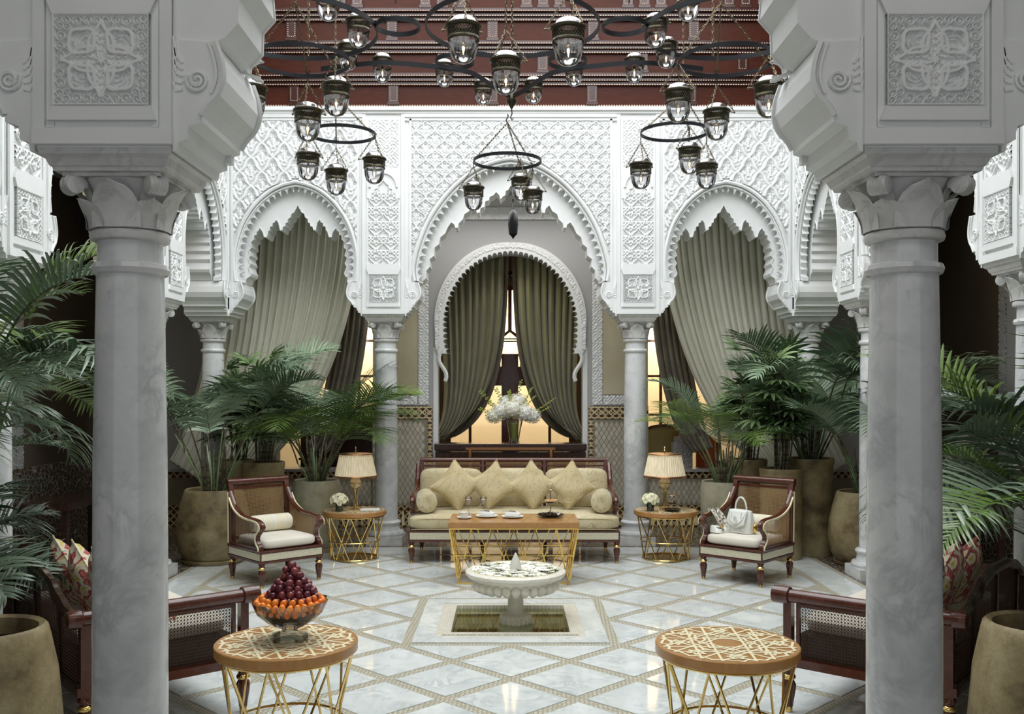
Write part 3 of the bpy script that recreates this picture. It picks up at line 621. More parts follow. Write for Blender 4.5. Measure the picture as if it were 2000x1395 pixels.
for s in (-1, 1):
    x = lambda a, c: (min(s*a, s*c), max(s*a, s*c))
    b = MB(); x0, x1 = x(.92, .98); b.box(x0, x1, YG-.01, YG+.2, .1, 2.28); b.build('arch_jamb', M['plaster'], wg, smooth=False)
    for k, (ln, xx) in enumerate((('a', .9),)):
        b = MB(); b.path([(s*(.86+.05*sin(q*.7)), YG-.03, 2.25-q*.05) for q in range(9)], .028, 6); b.build('scroll_foot', M['plaster'], wg)
    x0, x1 = x(1.0, 1.17); put('carved_frame', relief('carved_frame', 0, .13, 0, 1.72, .0065, pat_vine, .012), wg, loc=(s*1.105-.065, YG-.012, 1.55))
    put('carved_strip', relief('carved_strip', 0, .52, 0, .12, .0065, pat_vine, .012), wg, loc=(min(s*1.18, s*1.7), YG-.012, 1.55))
    x0, x1 = x(1.175, 1.74); MB().box(x0, x1, YG-.01, YG, 1.68, 3.4).build('cream_panel', M['cream_wall'], wg, smooth=False)
    x0, x1 = x(.99, 1.75); b = MB(); b.box(x0, x1, YG-.035, YG, 0, 1.50); d = b.build('tiled_dado', M['grout'], wg, smooth=False)
    tiles(wg, x0 if s < 0 else x0+.07, x1-.07 if s < 0 else x1, .27, 1.37, YG-.035)
    b = MB(); b.box(x0, x1, YG-.045, YG-.03, 1.37, 1.53); b.box(x0, x1, YG-.045, YG-.03, .22, .27)
    xa, xb = x(.99, 1.05); b.box(xa, xb, YG-.045, YG-.03, .27, 1.37); b.build('tile_border', M['zellige_band'], wg, smooth=False)
    q = MB()
    for k in range(12):
        for zz in (1.385, 1.515): 
            for kk in range(3): q.box(s*(1.01+k*.06+kk*.02)-.006, s*(1.01+k*.06+kk*.02)+.006, YG-.048, YG-.044, zz-.006, zz+.006)
        cx = s*(1.03+k*.06); q.path([(cx-.026, YG-.047, 1.45), (cx, YG-.047, 1.475), (cx+.026, YG-.047, 1.45), (cx, YG-.047, 1.425)], .006, 4, True)
    for k in range(24): q.box(s*1.02-.007, s*1.02+.007, YG-.048, YG-.044, .3+k*.045, .315+k*.045)
    q.build('tile_inlay', M['inlay'], wg, smooth=False)
    b = MB(); x0, x1 = x(.99, 1.75); b.box(x0, x1, YG-.05, YG-.03, 0, .21); b.build('dark_skirting', M['zellige_band'], wg, smooth=False)
    for k in range(9):
        cx = s*(1.04+k*.08); MB().prism([(cx-.018, .02), (cx+.018, .02), (cx+.018, .13), (cx+.008, .15), (cx+.014, .17), (cx, .20), (cx-.014, .17), (cx-.008, .15), (cx-.018, .13)], YG-.056, YG-.05).build('merlon_tile', M['inlay'], wg, smooth=False)
# low tiled parapets with open bays either side
for s, nm in ((-1, 'wall_parapet_left'), (1, 'wall_parapet_right')):
    x = lambda a, c: (min(s*a, s*c), max(s*a, s*c)); x0, x1 = x(1.6, 6.0)
    w_ = struct(MB().box(x0, x1, YG, YG+.2, 0, .68).build(nm, M['grout'], smooth=False))
    tiles(w_, max(x0, -3.3), min(x1, 3.3), .27, .62, YG)
    MB().box(x0, x1, YG-.05, YG+.3, .70, .735).build('marble_sill', M['grey_stone'], w_, smooth=False)
    b = MB(); b.box(x0, x1, YG-.012, YG, .62, .70); b.box(x0, x1, YG-.012, YG, .22, .27); b.build('tile_border', M['zellige_band'], w_, smooth=False)
    b = MB()
    for k in range(28): b.box(s*(1.62+k*.05)-.008, s*(1.62+k*.05)+.008, YG-.016, YG-.012, .652, .668)
    b.build('tile_inlay', M['inlay'], w_, smooth=False)
    MB().box(x0, x1, YG-.018, YG, 0, .21).build('dark_skirting', M['zellige_band'], w_, smooth=False)
    for k in range(20):
        cx = s*(1.64+k*.08); MB().prism([(cx-.018, .02), (cx+.018, .02), (cx+.018, .13), (cx+.008, .15), (cx+.014, .17), (cx, .20), (cx-.014, .17), (cx-.008, .15), (cx-.018, .13)], YG-.024, YG-.018).build('merlon_tile', M['inlay'], w_, smooth=False)
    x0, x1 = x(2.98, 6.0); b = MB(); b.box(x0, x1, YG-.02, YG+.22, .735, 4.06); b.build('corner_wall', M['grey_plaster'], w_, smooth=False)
    b = MB(); x0, x1 = x(3.04, 3.10); b.box(x0, x1, YG-.03, YG-.02, .735, 1.5); b.build('tile_border', M['zellige_band'], w_, smooth=False)
# side gallery walls with framed niches
for s, nm in ((-1, 'wall_gallery_left'), (1, 'wall_gallery_right')):
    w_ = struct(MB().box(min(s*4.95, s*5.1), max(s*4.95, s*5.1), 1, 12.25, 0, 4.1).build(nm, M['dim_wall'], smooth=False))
    for (y0, y1, z1) in ((8.35, 9.75, 2.95), (5.2, 6.6, 2.95)):
        me = relief('carved_frame', y0, y0+.16, .9, z1, .012, pat_vine, .014, matn='grey_plaster'); rz = -s*pi/2; F = -s
        def pm(me): 
            o = put('carved_frame', me, w_); o.rotation_euler = (0, 0, rz); o.location = (s*4.945, 0, 0); return o
        for a, c, z0, zz in ((y0, y0+.15, .9, z1), (y1-.15, y1, .9, z1), (y0+.15, y1-.15, z1-.15, z1)):
            pm(relief('carved_frame', -s*a if s < 0 else -c, -s*c if s < 0 else -a, z0, zz, .013, pat_vine, .014, matn='grey_plaster'))
        b = MB(); q = MB(); a0, a1 = y0+.15, y1-.15; m = (a0+a1)/2; h = (a1-a0)/2
        prof = [(m-.62*h, .0), (m-.62*h, 1.9)]+[(m-.62*h*cos(k*pi/12), 1.9+.45*sin(k*pi/12)) for k in range(1, 12)]+[(m+.62*h, 1.9), (m+.62*h, 0)]
        b.prism([(a0, 0)]+prof+[(a1, 0), (a1, z1-.15), (a0, z1-.15)], s*4.94, s*4.95, lambda u, v, w: (w, u, v)); b.build('niche_panel', M['grey_plaster'], w_, smooth=False)
        q.prism(prof, s*4.948, s*4.952, lambda u, v, w: (w, u, v)); q.build('doorway', M['dark_wood'], w_, smooth=False)
    b = MB(); b.box(min(s*4.93, s*4.95), max(s*4.93, s*4.95), 1, 12.25, 0, .95); b.build('tiled_dado', M['dark_zellige'], w_, smooth=False)
# ---- salon behind: window wall and sunlit garden wall
YW = 15.0
b = MB(); rects = [(-4.6, -.98), (.98, 4.6)]
b.box(-6, -3.7, YW, YW+.15, 0, 3.9); b.box(3.7, 6, YW, YW+.15, 0, 3.9); b.box(-1.62, -.98, YW, YW+.15, 0, 3.9); b.box(.98, 1.62, YW, YW+.15, 0, 3.9); b.box(-3.7, 3.7, YW, YW+.15, 3.35, 3.9); b.box(-3.7, -1.62, YW, YW+.15, 0, .35); b.box(1.62, 3.7, YW, YW+.15, 0, .35)
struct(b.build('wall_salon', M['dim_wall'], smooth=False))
def window(n, x0, x1, z0, z1, cols, rows, fan=False):
    w_ = MB(); t_ = .06
    w_.box(x0, x0+t_, YW-.02, YW+.06, z0, z1); w_.box(x1-t_, x1, YW-.02, YW+.06, z0, z1); w_.box(x0, x1, YW-.02, YW+.06, z1-t_, z1); w_.box(x0, x1, YW-.02, YW+.06, z0, z0+t_)
    root = struct(w_.build('window_%d' % n, M['mahogany'], smooth=False))
    for c in cols: MB().box(c-.022, c+.022, YW-.01, YW+.04, z0, z1).build('mullion', M['mahogany'], root, smooth=False)
    for r in rows: MB().box(x0, x1, YW-.01, YW+.04, r-.018, r+.018).build('glazing_bar', M['mahogany'], root, smooth=False)
    MB().box(x0+t_, x1-t_, YW+.012, YW+.018, z0+t_, z1-t_).build('pane', M['bulb_glass'], root, smooth=False); return root
w1 = window(1, -.98, .98, .25, 3.35, (-.62, .62), (2.28, 1.82))
b = MB(); b.box(-.13, .13, YW-.03, YW+.05, .25, 2.28); b.box(-.98, .98, YW-.04, YW+.06, 1.82, 2.10); b.path([(x, YW, z) for x, z in ((-.26, 2.1), (-.26, 2.38), (-.2, 2.5), (0, 2.66), (.2, 2.5), (.26, 2.38), (.26, 2.1))], .035, 4); b.box(-.03, .03, YW-.02, YW+.05, 2.66, 3.3); b.build('door_post', M['mahogany'], w1, smooth=False)
MB().lathe([(.01, -.02), (.035, -.02), (.035, 0), (.01, 0)], 10, (.06, YW-.035, 1.65), ax='y').build('door_handle', M['brass'], w1)
window(2, -3.7, -1.62, .35, 3.35, (-3.2, -2.7, -2.35, -2.0), (1.0, 1.35, 1.95, 2.5)); window(3, 1.62, 3.7, .35, 3.35, (2.0, 2.35, 2.7, 3.2), (1.0, 1.35, 1.95, 2.5))
struct(MB().box(-6, 6, 16.9, 17.0, 0, 4.2).build('wall_garden', M['peach_wall'], smooth=False))
b = MB(); b.box(-6, 6, 15.2, 17, -.2, -.01); struct(b.build('floor_garden', M['dark_zellige'], smooth=False))
# ================================================================ FURNITURE
def leg_mesh(h=.215, name='leg'):
    s = h/.215; b = MB(); b.cur = 0
    b.lathe([(.028, h), (.03, h-.012), (.022, h-.02), (.022, h-.03)], 14)
    b.lathe([(.018, .028), (.020, .05), (.028, .10*s), (.031, .135*s), (.024, h-.062), (.02, h-.058)], 20, flute=10, fa=.07)
    b.cur = 1; b.lathe([(.022, h-.058), (.031, h-.05), (.033, h-.042), (.028, h-.032), (.022, h-.028)], 14); b.lathe([(.014, 0), (.017, .003), (.018, .028), (.016, .032)], 12)
    return b.data(name, [M['mahogany'], M['brass']])
LEG = leg_mesh()
def box_cushion(w, d, h, k=5.0, puff=.0):            # rounded box centred on its base centre
    b = MB(); nu, nv = 30, 14
    def f(u, v):
        th = 2*pi*u; ph = -pi/2+pi*v
        sg = lambda x, p: (abs(x)**p)*(1 if x >= 0 else -1)
        c = sg(cos(ph), .28); x = w/2*c*sg(cos(th), 2/k); y = d/2*c*sg(sin(th), 2/k); z = h/2+h/2*sg(sin(ph), .45)
        z += puff*(1-(2*x/w)**2)*(1-(2*y/d)**2)*(1 if ph > 0 else 0)
        return (x, y, z)
    return b.grid(f, nu, nv)
def pillow(w, h, t, seed=0, pinch=.10):              # knife-edge cushion in the xz plane, centre at origin
    rnd = random.Random(seed); ph = [rnd.uniform(0, 6) for _ in range(4)]; b = MB()
    for s in (-1, 1):
        def f(u, v):
            x, z = 2*u-1, 2*v-1; e = (1-abs(x)**2.6)*(1-abs(z)**2.6); q = max(0, e)**.42
            px = x*(1-pinch*(1-z*z)*abs(x)**3*1.2); pz = z*(1-pinch*(1-x*x)*abs(z)**3*1.2)
            wr = .05*sin(5*x+ph[0])*sin(4*z+ph[1])+.03*sin(9*x*z+ph[2])
            return (px*w/2, s*(t/2)*q*(1+wr), pz*h/2)
        b.grid(f, 16, 16)
    b.path([(x*w/2, 0, z*h/2) for x, z in [((2*k/12-1)*(1), -(1-pinch*1.2*(1-(2*k/12-1)**2))) for k in range(12)]+[((1-pinch*1.2*(1-(2*k/12-1)**2)), 2*k/12-1) for k in range(12)]+[(1-2*k/12, 1-pinch*1.2*(1-(1-2*k/12)**2)) for k in range(12)]+[(-(1-pinch*1.2*(1-(1-2*k/12)**2)), 1-2*k/12) for k in range(12)]], .004, 5, True)
    return b
def bolster(L, r):
    b = MB(); pr = [(.004, -L/2+.006), (r*.5, -L/2-.004), (r*.86, -L/2+.004), (r, -L/2+.02), (r*1.02, -L/4), (r*1.03, 0), (r*1.02, L/4), (r, L/2-.02), (r*.86, L/2-.004), (r*.5, L/2+.004), (.004, L/2-.006)]
    return b.lathe(pr, 24, ax='x')
def weave(b, F, nu, nv, w=.0022, th=.0016, diag=False):
    w *= .72   # F(u,v)->(point); strips over a unit square, doubled like caning
    def bar(p, q, off):
        p, q = Vector(p), Vector(q); d = (q-p)
        if d.length < 1e-6: return
        b.path([p, q], w, 4)
    for i in range(nu+1): bar(F(i/nu, 0), F(i/nu, 1), 0)
    for j in range(nv+1): bar(F(0, j/nv), F(1, j/nv), 0)
    if diag:
        n = nu+nv
        for k in range(1, n):
            for sgn in (0, 1):
                a = (k/nu, 0) if k <= nu else (1, (k-nu)/nv); c = (0, k/nv) if k <= nv else ((k-nv)/nu, 1)
                if sgn: a = (1-a[0], a[1]); c = (1-c[0], c[1])
                bar(F(*a), F(*c), 0)
def arm_curve():                                     # (y, z): back top -> front scroll -> down front post
    return catmull([(.315, .80), (.27, .74), (.20, .665), (.08, .612), (-.06, .59), (-.18, .585), (-.26, .575), (-.305, .545), (-.30, .51)], 5)
def post_curve(): return catmull([(-.275, .545), (-.265, .50), (-.225, .46), (-.215, .42), (-.24, .38), (-.27, .355), (-.275, .325)], 4)
def make_armchair(label):
    t = thing('cane_armchair', label, 'armchair', group='cane armchairs')
    hw, hd = .315, .315
    b = MB(); b.box(-hw, hw, -hd, hd, .215, .235); b.box(-hw-.005, hw+.005, -hd-.005, hd+.005, .31, .328); b.box(-hw+.012, hw-.012, -hd+.012, hd-.012, .235, .31)
    for sx in (-1, 1):
        for sy in (-1, 1): b.box(sx*hw-.012 if sx > 0 else sx*hw, sx*hw if sx > 0 else sx*hw+.012, sy*hd-.012 if sy > 0 else sy*hd, sy*hd if sy > 0 else sy*hd+.012, .235, .31)
    b.build('seat_frame', M['mahogany'], t, smooth=False, bevel=.002)
    for k, (x0, x1, y0, y1) in enumerate(((-hw+.014, hw-.014, -hd+.002, -hd+.013), (-hw+.014, hw-.014, hd-.013, hd-.002), (-hw+.002, -hw+.013, -hd+.014, hd-.014), (hw-.013, hw-.002, -hd+.014, hd-.014))):
        MB().box(x0, x1, y0, y1, .242, .303).build('inlay_panel', M['shell_mosaic'], t, smooth=False)
    for sx in (-1, 1):
        for sy in (-1, 1): put('leg', LEG, t, loc=(sx*(hw-.03), sy*(hd-.03), 0))
    box_cushion(.555, .54, .095, 7, .012).build('seat_cushion', M['cream_cushion'], t, loc=(0, -.025, .328))
    # back
    b = MB(); b.path([(x, .345, .885) for x in (-.31, .31)], .034, 12); 
    for s in (-1, 1): b.path([(s*.285, y, z) for y, z in catmull([(.285, .33), (.285, .5), (.29, .64), (.315, .78), (.345, .885)], 4)], .030, 4, up=(1, 0, 0))
    b.path([(x, .30, .375) for x in (-.27, .27)], .018, 4); b.path([(x, .335, .83) for x in (-.27, .27)], .016, 4); b.build('back_frame', M['mahogany'], t)
    b = MB(); weave(b, lambda u, v: (-.255+.51*u, .295+.04*v**2, .39+.43*v), 40, 34, .0028); b.build('cane_back', M['rattan'], t, smooth=False)
    for s in (-1, 1):
        b = MB(); b.path([(s*.292, y, z) for y, z in arm_curve()], [.026]*20+[.027]*10+[.030]*(len(arm_curve())-30), 8, up=(1, 0, 0), rx=.8); b.sph((s*.292, -.285, .535), (.028, .034, .036), 10, 6)
        b.path([(s*.292, y, z) for y, z in post_curve()], .026, 4, up=(1, 0, 0)); b.path([(s*.292, .30, .34), (s*.292, -.25, .34)], .016, 4); b.build('arm', M['mahogany'], t)
        b = MB(); b.path([(s*.321, y, z-.002) for y, z in arm_curve()[4:]], .010, 4, up=(1, 0, 0), rx=1.0); b.path([(s*.318, y-.004, z) for y, z in post_curve()], .008, 4, up=(1, 0, 0)); b.path([(s*.318, .30, .34), (s*.318, .312, .80)], .007, 4); b.build('arm_inlay', M['inlay'], t)
        def top(y):
            c = arm_curve(); 
            for a, q in zip(c, c[1:]):
                if q[0] <= y <= a[0]: return a[1]+(q[1]-a[1])*(y-a[0])/(q[0]-a[0]+1e-9)
            return .58
        b = MB()
        def F(u, v): y = .27-u*.50; zt = top(y)-.02; return (s*.292, y, .355+(zt-.355)*v)
        for i in range(31): b.path([F(i/30, 0), F(i/30, 1)], .0016, 4)
        for j in range(22): b.path([F(k/8, j/21) for k in range(9)], .0016, 4)
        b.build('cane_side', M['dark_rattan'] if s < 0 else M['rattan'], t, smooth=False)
    return t
ch1 = make_armchair('cane armchair with striped bolster in front of the big clay pot on the left'); CH_ROT = atan2(-.75, .67)+pi/2
ch1.location = (-2.167, 8.84, 0); ch1.rotation_euler = (0, 0, CH_ROT)
ch2 = dup(ch1, (2.17, 8.88, 0), -CH_ROT, 'cane armchair with the white handbag on it, right of the sofa')
bol = tag(bolster(.40, .075).build('bolster_cushion', M['stripe']), 'cream bolster with pastel stripes lying in the left armchair', 'cushion', 'striped bolsters')
def in_chair(ch, p): return Matrix.Rotation(ch.rotation_euler.z, 3, 'Z') @ Vector(p)+Vector(ch.location)
bol.location = in_chair(ch1, (0.02, .13, .51)); bol.rotation_euler = (0, 0, CH_ROT)
b2 = bol.copy(); COL.objects.link(b2); b2.location = in_chair(ch2, (.04, .14, .51)); b2.rotation_euler = (0, 0, -CH_ROT); b2['label'] = 'cream bolster half hidden behind the white handbag'
# ---- sofa
sofa = thing('cane_sofa', 'long three-seat sofa with cane back and pale gold damask cushions', 'sofa', (.03, 10.1, 0))
hw, y0, y1 = 1.06, -.47, .40
b = MB(); b.box(-hw, hw, y0, y1, .215, .235); b.box(-hw, hw, y0, y1, .318, .33); b.box(-hw+.012, hw-.012, y0+.012, y1, .235, .318)
for s in (-1, 1): b.box(s*hw-(.014 if s > 0 else 0), s*hw+(.014 if s < 0 else 0), y0, y0+.014, .235, .318)
b.build('seat_frame', M['mahogany'], sofa, smooth=False, bevel=.002)
MB().box(-hw+.016, hw-.016, y0+.002, y0+.013, .243, .311).build('inlay_panel', M['shell_mosaic'], sofa, smooth=False)
for s in (-1, 1): MB().box(s*hw-(.013 if s > 0 else -.002), s*hw+(.013 if s < 0 else -.002), y0+.016, y1-.02, .243, .311).build('inlay_panel', M['shell_mosaic'], sofa, smooth=False)
for x, y in ((-1.03, -.44), (1.03, -.44), (-1.0, .36), (1.0, .36), (-.34, .36), (.34, .36)): put('leg', LEG, sofa, loc=(x, y, 0))
b = MB(); b.path([(-1.02, .40, .975), (1.02, .40, .975)], .024, 10); b.path([(-1.0, .385, .915), (1.0, .385, .915)], .012, 4)
for x in (-1.0, -.335, .335, 1.0): b.path([(x, .34, .33), (x, .35, .6), (x, .39, .97)], .028 if abs(x) > .5 else .02, 4, up=(1, 0, 0))
b.path([(-1, .34, .36), (1, .34, .36)], .02, 4); b.build('back_frame', M['mahogany'], sofa)
for k in (-1, 0, 1):
    b = MB(); weave(b, lambda u, v: (k*.667-.30+.60*u, .35+.035*v, .38+.57*v), 46, 40, .0026); b.build('cane_back', M['rattan'], sofa, smooth=False)
for s in (-1, 1):
    b = MB(); ac = catmull([(.40, .93), (.34, .86), (.27, .76), (.12, .68), (-.05, .655), (-.20, .65), (-.28, .63), (-.31, .60)], 4); b.path([(s*1.035, y, z) for y, z in ac], .028, 8, up=(1, 0, 0)); b.sph((s*1.035, -.29, .60), (.03, .036, .036), 10, 6)
    b.path([(s*1.035, y, z) for y, z in catmull([(-.28, .60), (-.26, .54), (-.22, .48), (-.25, .42), (-.29, .38), (-.30, .33)], 3)], .028, 4, up=(1, 0, 0)); b.path([(s*1.035, .33, .35), (s*1.035, -.28, .35)], .018, 4); b.build('arm', M['mahogany'], sofa)
    b = MB(); weave(b, lambda u, v: (s*1.035, .31-.55*u, .36+(.29+.10*max(0, 1-u*2.2))*v), 30, 20, .0024); b.build('cane_side', M['rattan'], sofa, smooth=False)
box_cushion(2.12, .84, .155, 14, .035).build('seat_cushion', M['damask'], sofa, loc=(0, -.06, .328))
b = MB()
for z in (.345, .452): b.path([(-1.03, -.475, z), (-.5, -.48, z), (0, -.48, z), (.5, -.48, z), (1.03, -.475, z)], .004, 5)
b.build('piping', M['pillow_damask'], sofa)
for k in (-1, 0, 1):
    o = box_cushion(.665, .42, .16, 6, .03).build('back_cushion', M['damask'], sofa); o.location = (k*.672, .30, .68); o.rotation_euler = (R(82), 0, 0)
gp = 'diamond-set damask pillows on the sofa'
for k, (x, sc, a, lab) in enumerate(((-.60, 1.0, 40, 'gold damask pillow on point, leftmost on the sofa'), (-.225, .97, 54, 'gold damask pillow on point, second from the left on the sofa'), (.19, .98, 43, 'gold damask pillow on point, third along behind the tiered stand'), (.585, .97, 51, 'gold damask pillow on point with stitched rings, rightmost on the sofa'))):
    o = pillow(.42*sc, .42*sc, .19, k, .15).build('pillow', M['pillow_damask']); tag(o, lab, 'pillow', gp); o.location = (.03+x, 10.02-.0*k, .742)
    o.rotation_mode = 'XYZ'; o.rotation_euler = (Matrix.Rotation(R(-17), 3, 'X') @ Matrix.Rotation(R(a), 3, 'Y')).to_euler()
    if k == 3:
        q = MB()
        for cx, cz in ((.03, -.03), (.10, -.10), (-.03, -.08), (.06, -.15), (.12, 0.)):
            for rr in (.02, .035, .05): q.path([(cx+rr*cos(i*pi/8), -.067-.004*rr/.05+.35*((cx)**2+(cz)**2), cz+rr*sin(i*pi/8)) for i in range(16)], .0018, 4, True)
        q.build('embroidery', M['inlay'], o)
for s, lab in ((-1, 'round gold bolster against the left arm of the sofa'), (1, 'round gold bolster against the right arm of the sofa')):
    o = tag(bolster(.42, .105).build('sofa_bolster', M['damask']), lab, 'cushion', 'sofa bolsters'); o.location = (.03+s*.905, 9.93, .60); o.rotation_euler = (0, 0, pi/2-s*.12)
# ---- drum tables with lattice bases
RZ = [0]
def star_lines(Rr):
    out = []; 
    for k in range(8):                               # long crossing straps, kinked outer border, small stars
        a = k*pi/4
        for d in (-.5, .5):
            w = a+d*.30; out.append([(Rr*.93*cos(w), Rr*.93*sin(w)), (Rr*.93*cos(a+pi*.75-d*.30), Rr*.93*sin(a+pi*.75-d*.30))]) if k % 1 == 0 else None
    pts = []
    for k in range(48):
        a = 2*pi*k/48; r = Rr*(.93 if k % 3 == 0 else (.86 if k % 3 == 1 else .885)); pts.append((r*cos(a+.06*(k % 2)), r*sin(a+.06*(k % 2))))
    out.append(pts+[pts[0]])
    for k in range(8):
        a = k*pi/4+pi/8; c = (Rr*.70*cos(a), Rr*.70*sin(a)); q = [(c[0]+Rr*(.13 if i % 2 else .065)*cos(a+i*pi/6), c[1]+Rr*(.13 if i % 2 else .065)*sin(a+i*pi/6)) for i in range(12)]; out.append(q+[q[0]])
    for rr in (.40, .56):
        q = [(Rr*rr*(1 if i % 2 else .78)*cos(i*pi/8), Rr*rr*(1 if i % 2 else .78)*sin(i*pi/8)) for i in range(16)]; out.append(q+[q[0]])
    return out
def ribbon(b, P, w, z):
    for p, q in zip(P, P[1:]):
        d = Vector((q[0]-p[0], q[1]-p[1])); 
        if d.length < 1e-6: continue
        RZ[0] = (RZ[0]+1) % 400; z_ = z+RZ[0]*4e-6; d.normalize(); n = Vector((-d.y, d.x))*w/2; e_ = d*w*.35
        b.add([(p[0]+n.x-e_.x, p[1]+n.y-e_.y, z_), (p[0]-n.x-e_.x, p[1]-n.y-e_.y, z_), (q[0]-n.x+e_.x, q[1]-n.y+e_.y, z_), (q[0]+n.x+e_.x, q[1]+n.y+e_.y, z_)], [(0, 1, 2, 3)])
def drum_table(label, loc, D=.66, H=.57, th=.048, rz=0, solid=False):
    t = thing('drum_table', label, 'side table', loc, rz, 'round inlaid tables on brass lattice'); r = D/2
    top = MB().lathe([(.001, H-th), (r-.004, H-th), (r, H-th+.004), (r, H-.004), (r-.004, H), (.001, H)], 64, caps=False).build('tabletop', M['honey_wood'] if False else M['table_wood'], t)
    b = MB(); 
    for P in star_lines(r): ribbon(b, P, .0125*D/.66, H+.0006)
    b.build('inlay', M['inlay'], top, smooth=False, fix=False)
    r1, r2, rm = r*.93, r*.73, r*.80; z1, z2, zm = H-th-.008, .012, .19
    ri = MB(); ri.path([(r1*cos(2*pi*k/40), r1*sin(2*pi*k/40), z1) for k in range(40)], .008, 6, True); ri.build('top_ring', M['brass'], t)
    MB().path([(rm*cos(2*pi*k/40), rm*sin(2*pi*k/40), zm) for k in range(40)], .006, 6, True).build('middle_ring', M['brass'], t)
    MB().path([(r2*cos(2*pi*k/40), r2*sin(2*pi*k/40), z2) for k in range(40)], .009, 6, True).build('base_ring', M['brass'], t)
    MB().lathe([(.001, .004), (r2, .004), (r2, .010), (.001, .010)], 32, caps=False).build('base_plate', M['brass'], t)
    n = 8
    for k in range(n):
        for s in (-1, 1):
            a = 2*pi*k/n; w = a+s*2*pi/n*.92; p, q = Vector((r1*cos(a+s*.04), r1*sin(a+s*.04), z1)), Vector((r2*cos(w), r2*sin(w), z2)); m = (p+q)/2; m2 = Vector((m.x, m.y, 0)).normalized()*(r1+r2)/2*.97
            MB().path([p, q], .0062, 5).build('strut', M['brass'], t)
    return t
TL = at(560, 1252, 4.51); TRr = at(1420, 1250, 4.47)
drum_table('round inlaid table holding the crystal bowl of grapes', (TL[0], 4.51, 0))
drum_table('empty round inlaid table at the front right', (TRr[0], 4.47, 0), rz=.35)
drum_table('small round table with globe lamp and flowers, left of the sofa', (-1.617, 9.95, 0), .655, .50, .045)
drum_table('small round table with globe lamp and cake stand, right of the sofa', (1.60, 9.95, 0), .655, .50, .045, .3)
# ---- coffee table
ct = thing('coffee_table', 'rectangular wooden coffee table on a tapering gilt lattice frame', 'coffee table', (.02, 8.88, 0))
top = MB().box(-.585, .585, -.31, .31, .51, .56).build('tabletop', M['table_wood'], ct, smooth=False, bevel=.003)
b = MB(); ribbon(b, [(-.56, -.285), (.56, -.285), (.56, .285), (-.56, .285), (-.56, -.285)], .008, .5608)
for k in range(9):
    x = -.52+k*.13; ribbon(b, [(x-.06, -.27), (x+.06, .27)], .004, .5608); ribbon(b, [(x+.06, -.27), (x-.06, .27)], .004, .5608)
b.build('inlay', M['honey_wood'], top, smooth=False, fix=False)
def CT(z): s = (z/.505); return (.495+.08*s, .255+.045*s)
for nm, z, r_ in (('top_rail', .503, .008), ('middle_rail', .26, .006), ('base_rail', .01, .008)):
    w, d = CT(z); MB().path([(-w, -d, z), (w, -d, z), (w, d, z), (-w, d, z)], r_, 4, True).build(nm, M['gold'], ct, smooth=False)
for sx in (-1, 1):
    for sy in (-1, 1):
        w, d = CT(.5); w2, d2 = CT(.01); MB().path([(sx*w, sy*d, .5), (sx*w2, sy*d2, .01)], .007, 4).build('corner_strut', M['gold'], ct, smooth=False)
for side in range(4):
    n = 6 if side % 2 == 0 else 3
    for k in range(n):
        for s in (0, 1):
            a, c = (k+s)/n, (k+1-s)/n
            if side % 2 == 0: sy = -1 if side == 0 else 1; w, d = CT(.5); w2, d2 = CT(.01); p, q = (-w+2*w*a, sy*d, .5), (-w2+2*w2*c, sy*d2, .01)
            else: sx = -1 if side == 1 else 1; w, d = CT(.5); w2, d2 = CT(.01); p, q = (sx*w, -d+2*d*a, .5), (sx*w2, -d2+2*d2*c, .01)
            MB().path([p, q], .0055, 4).build('strut', M['gold'], ct, smooth=False)
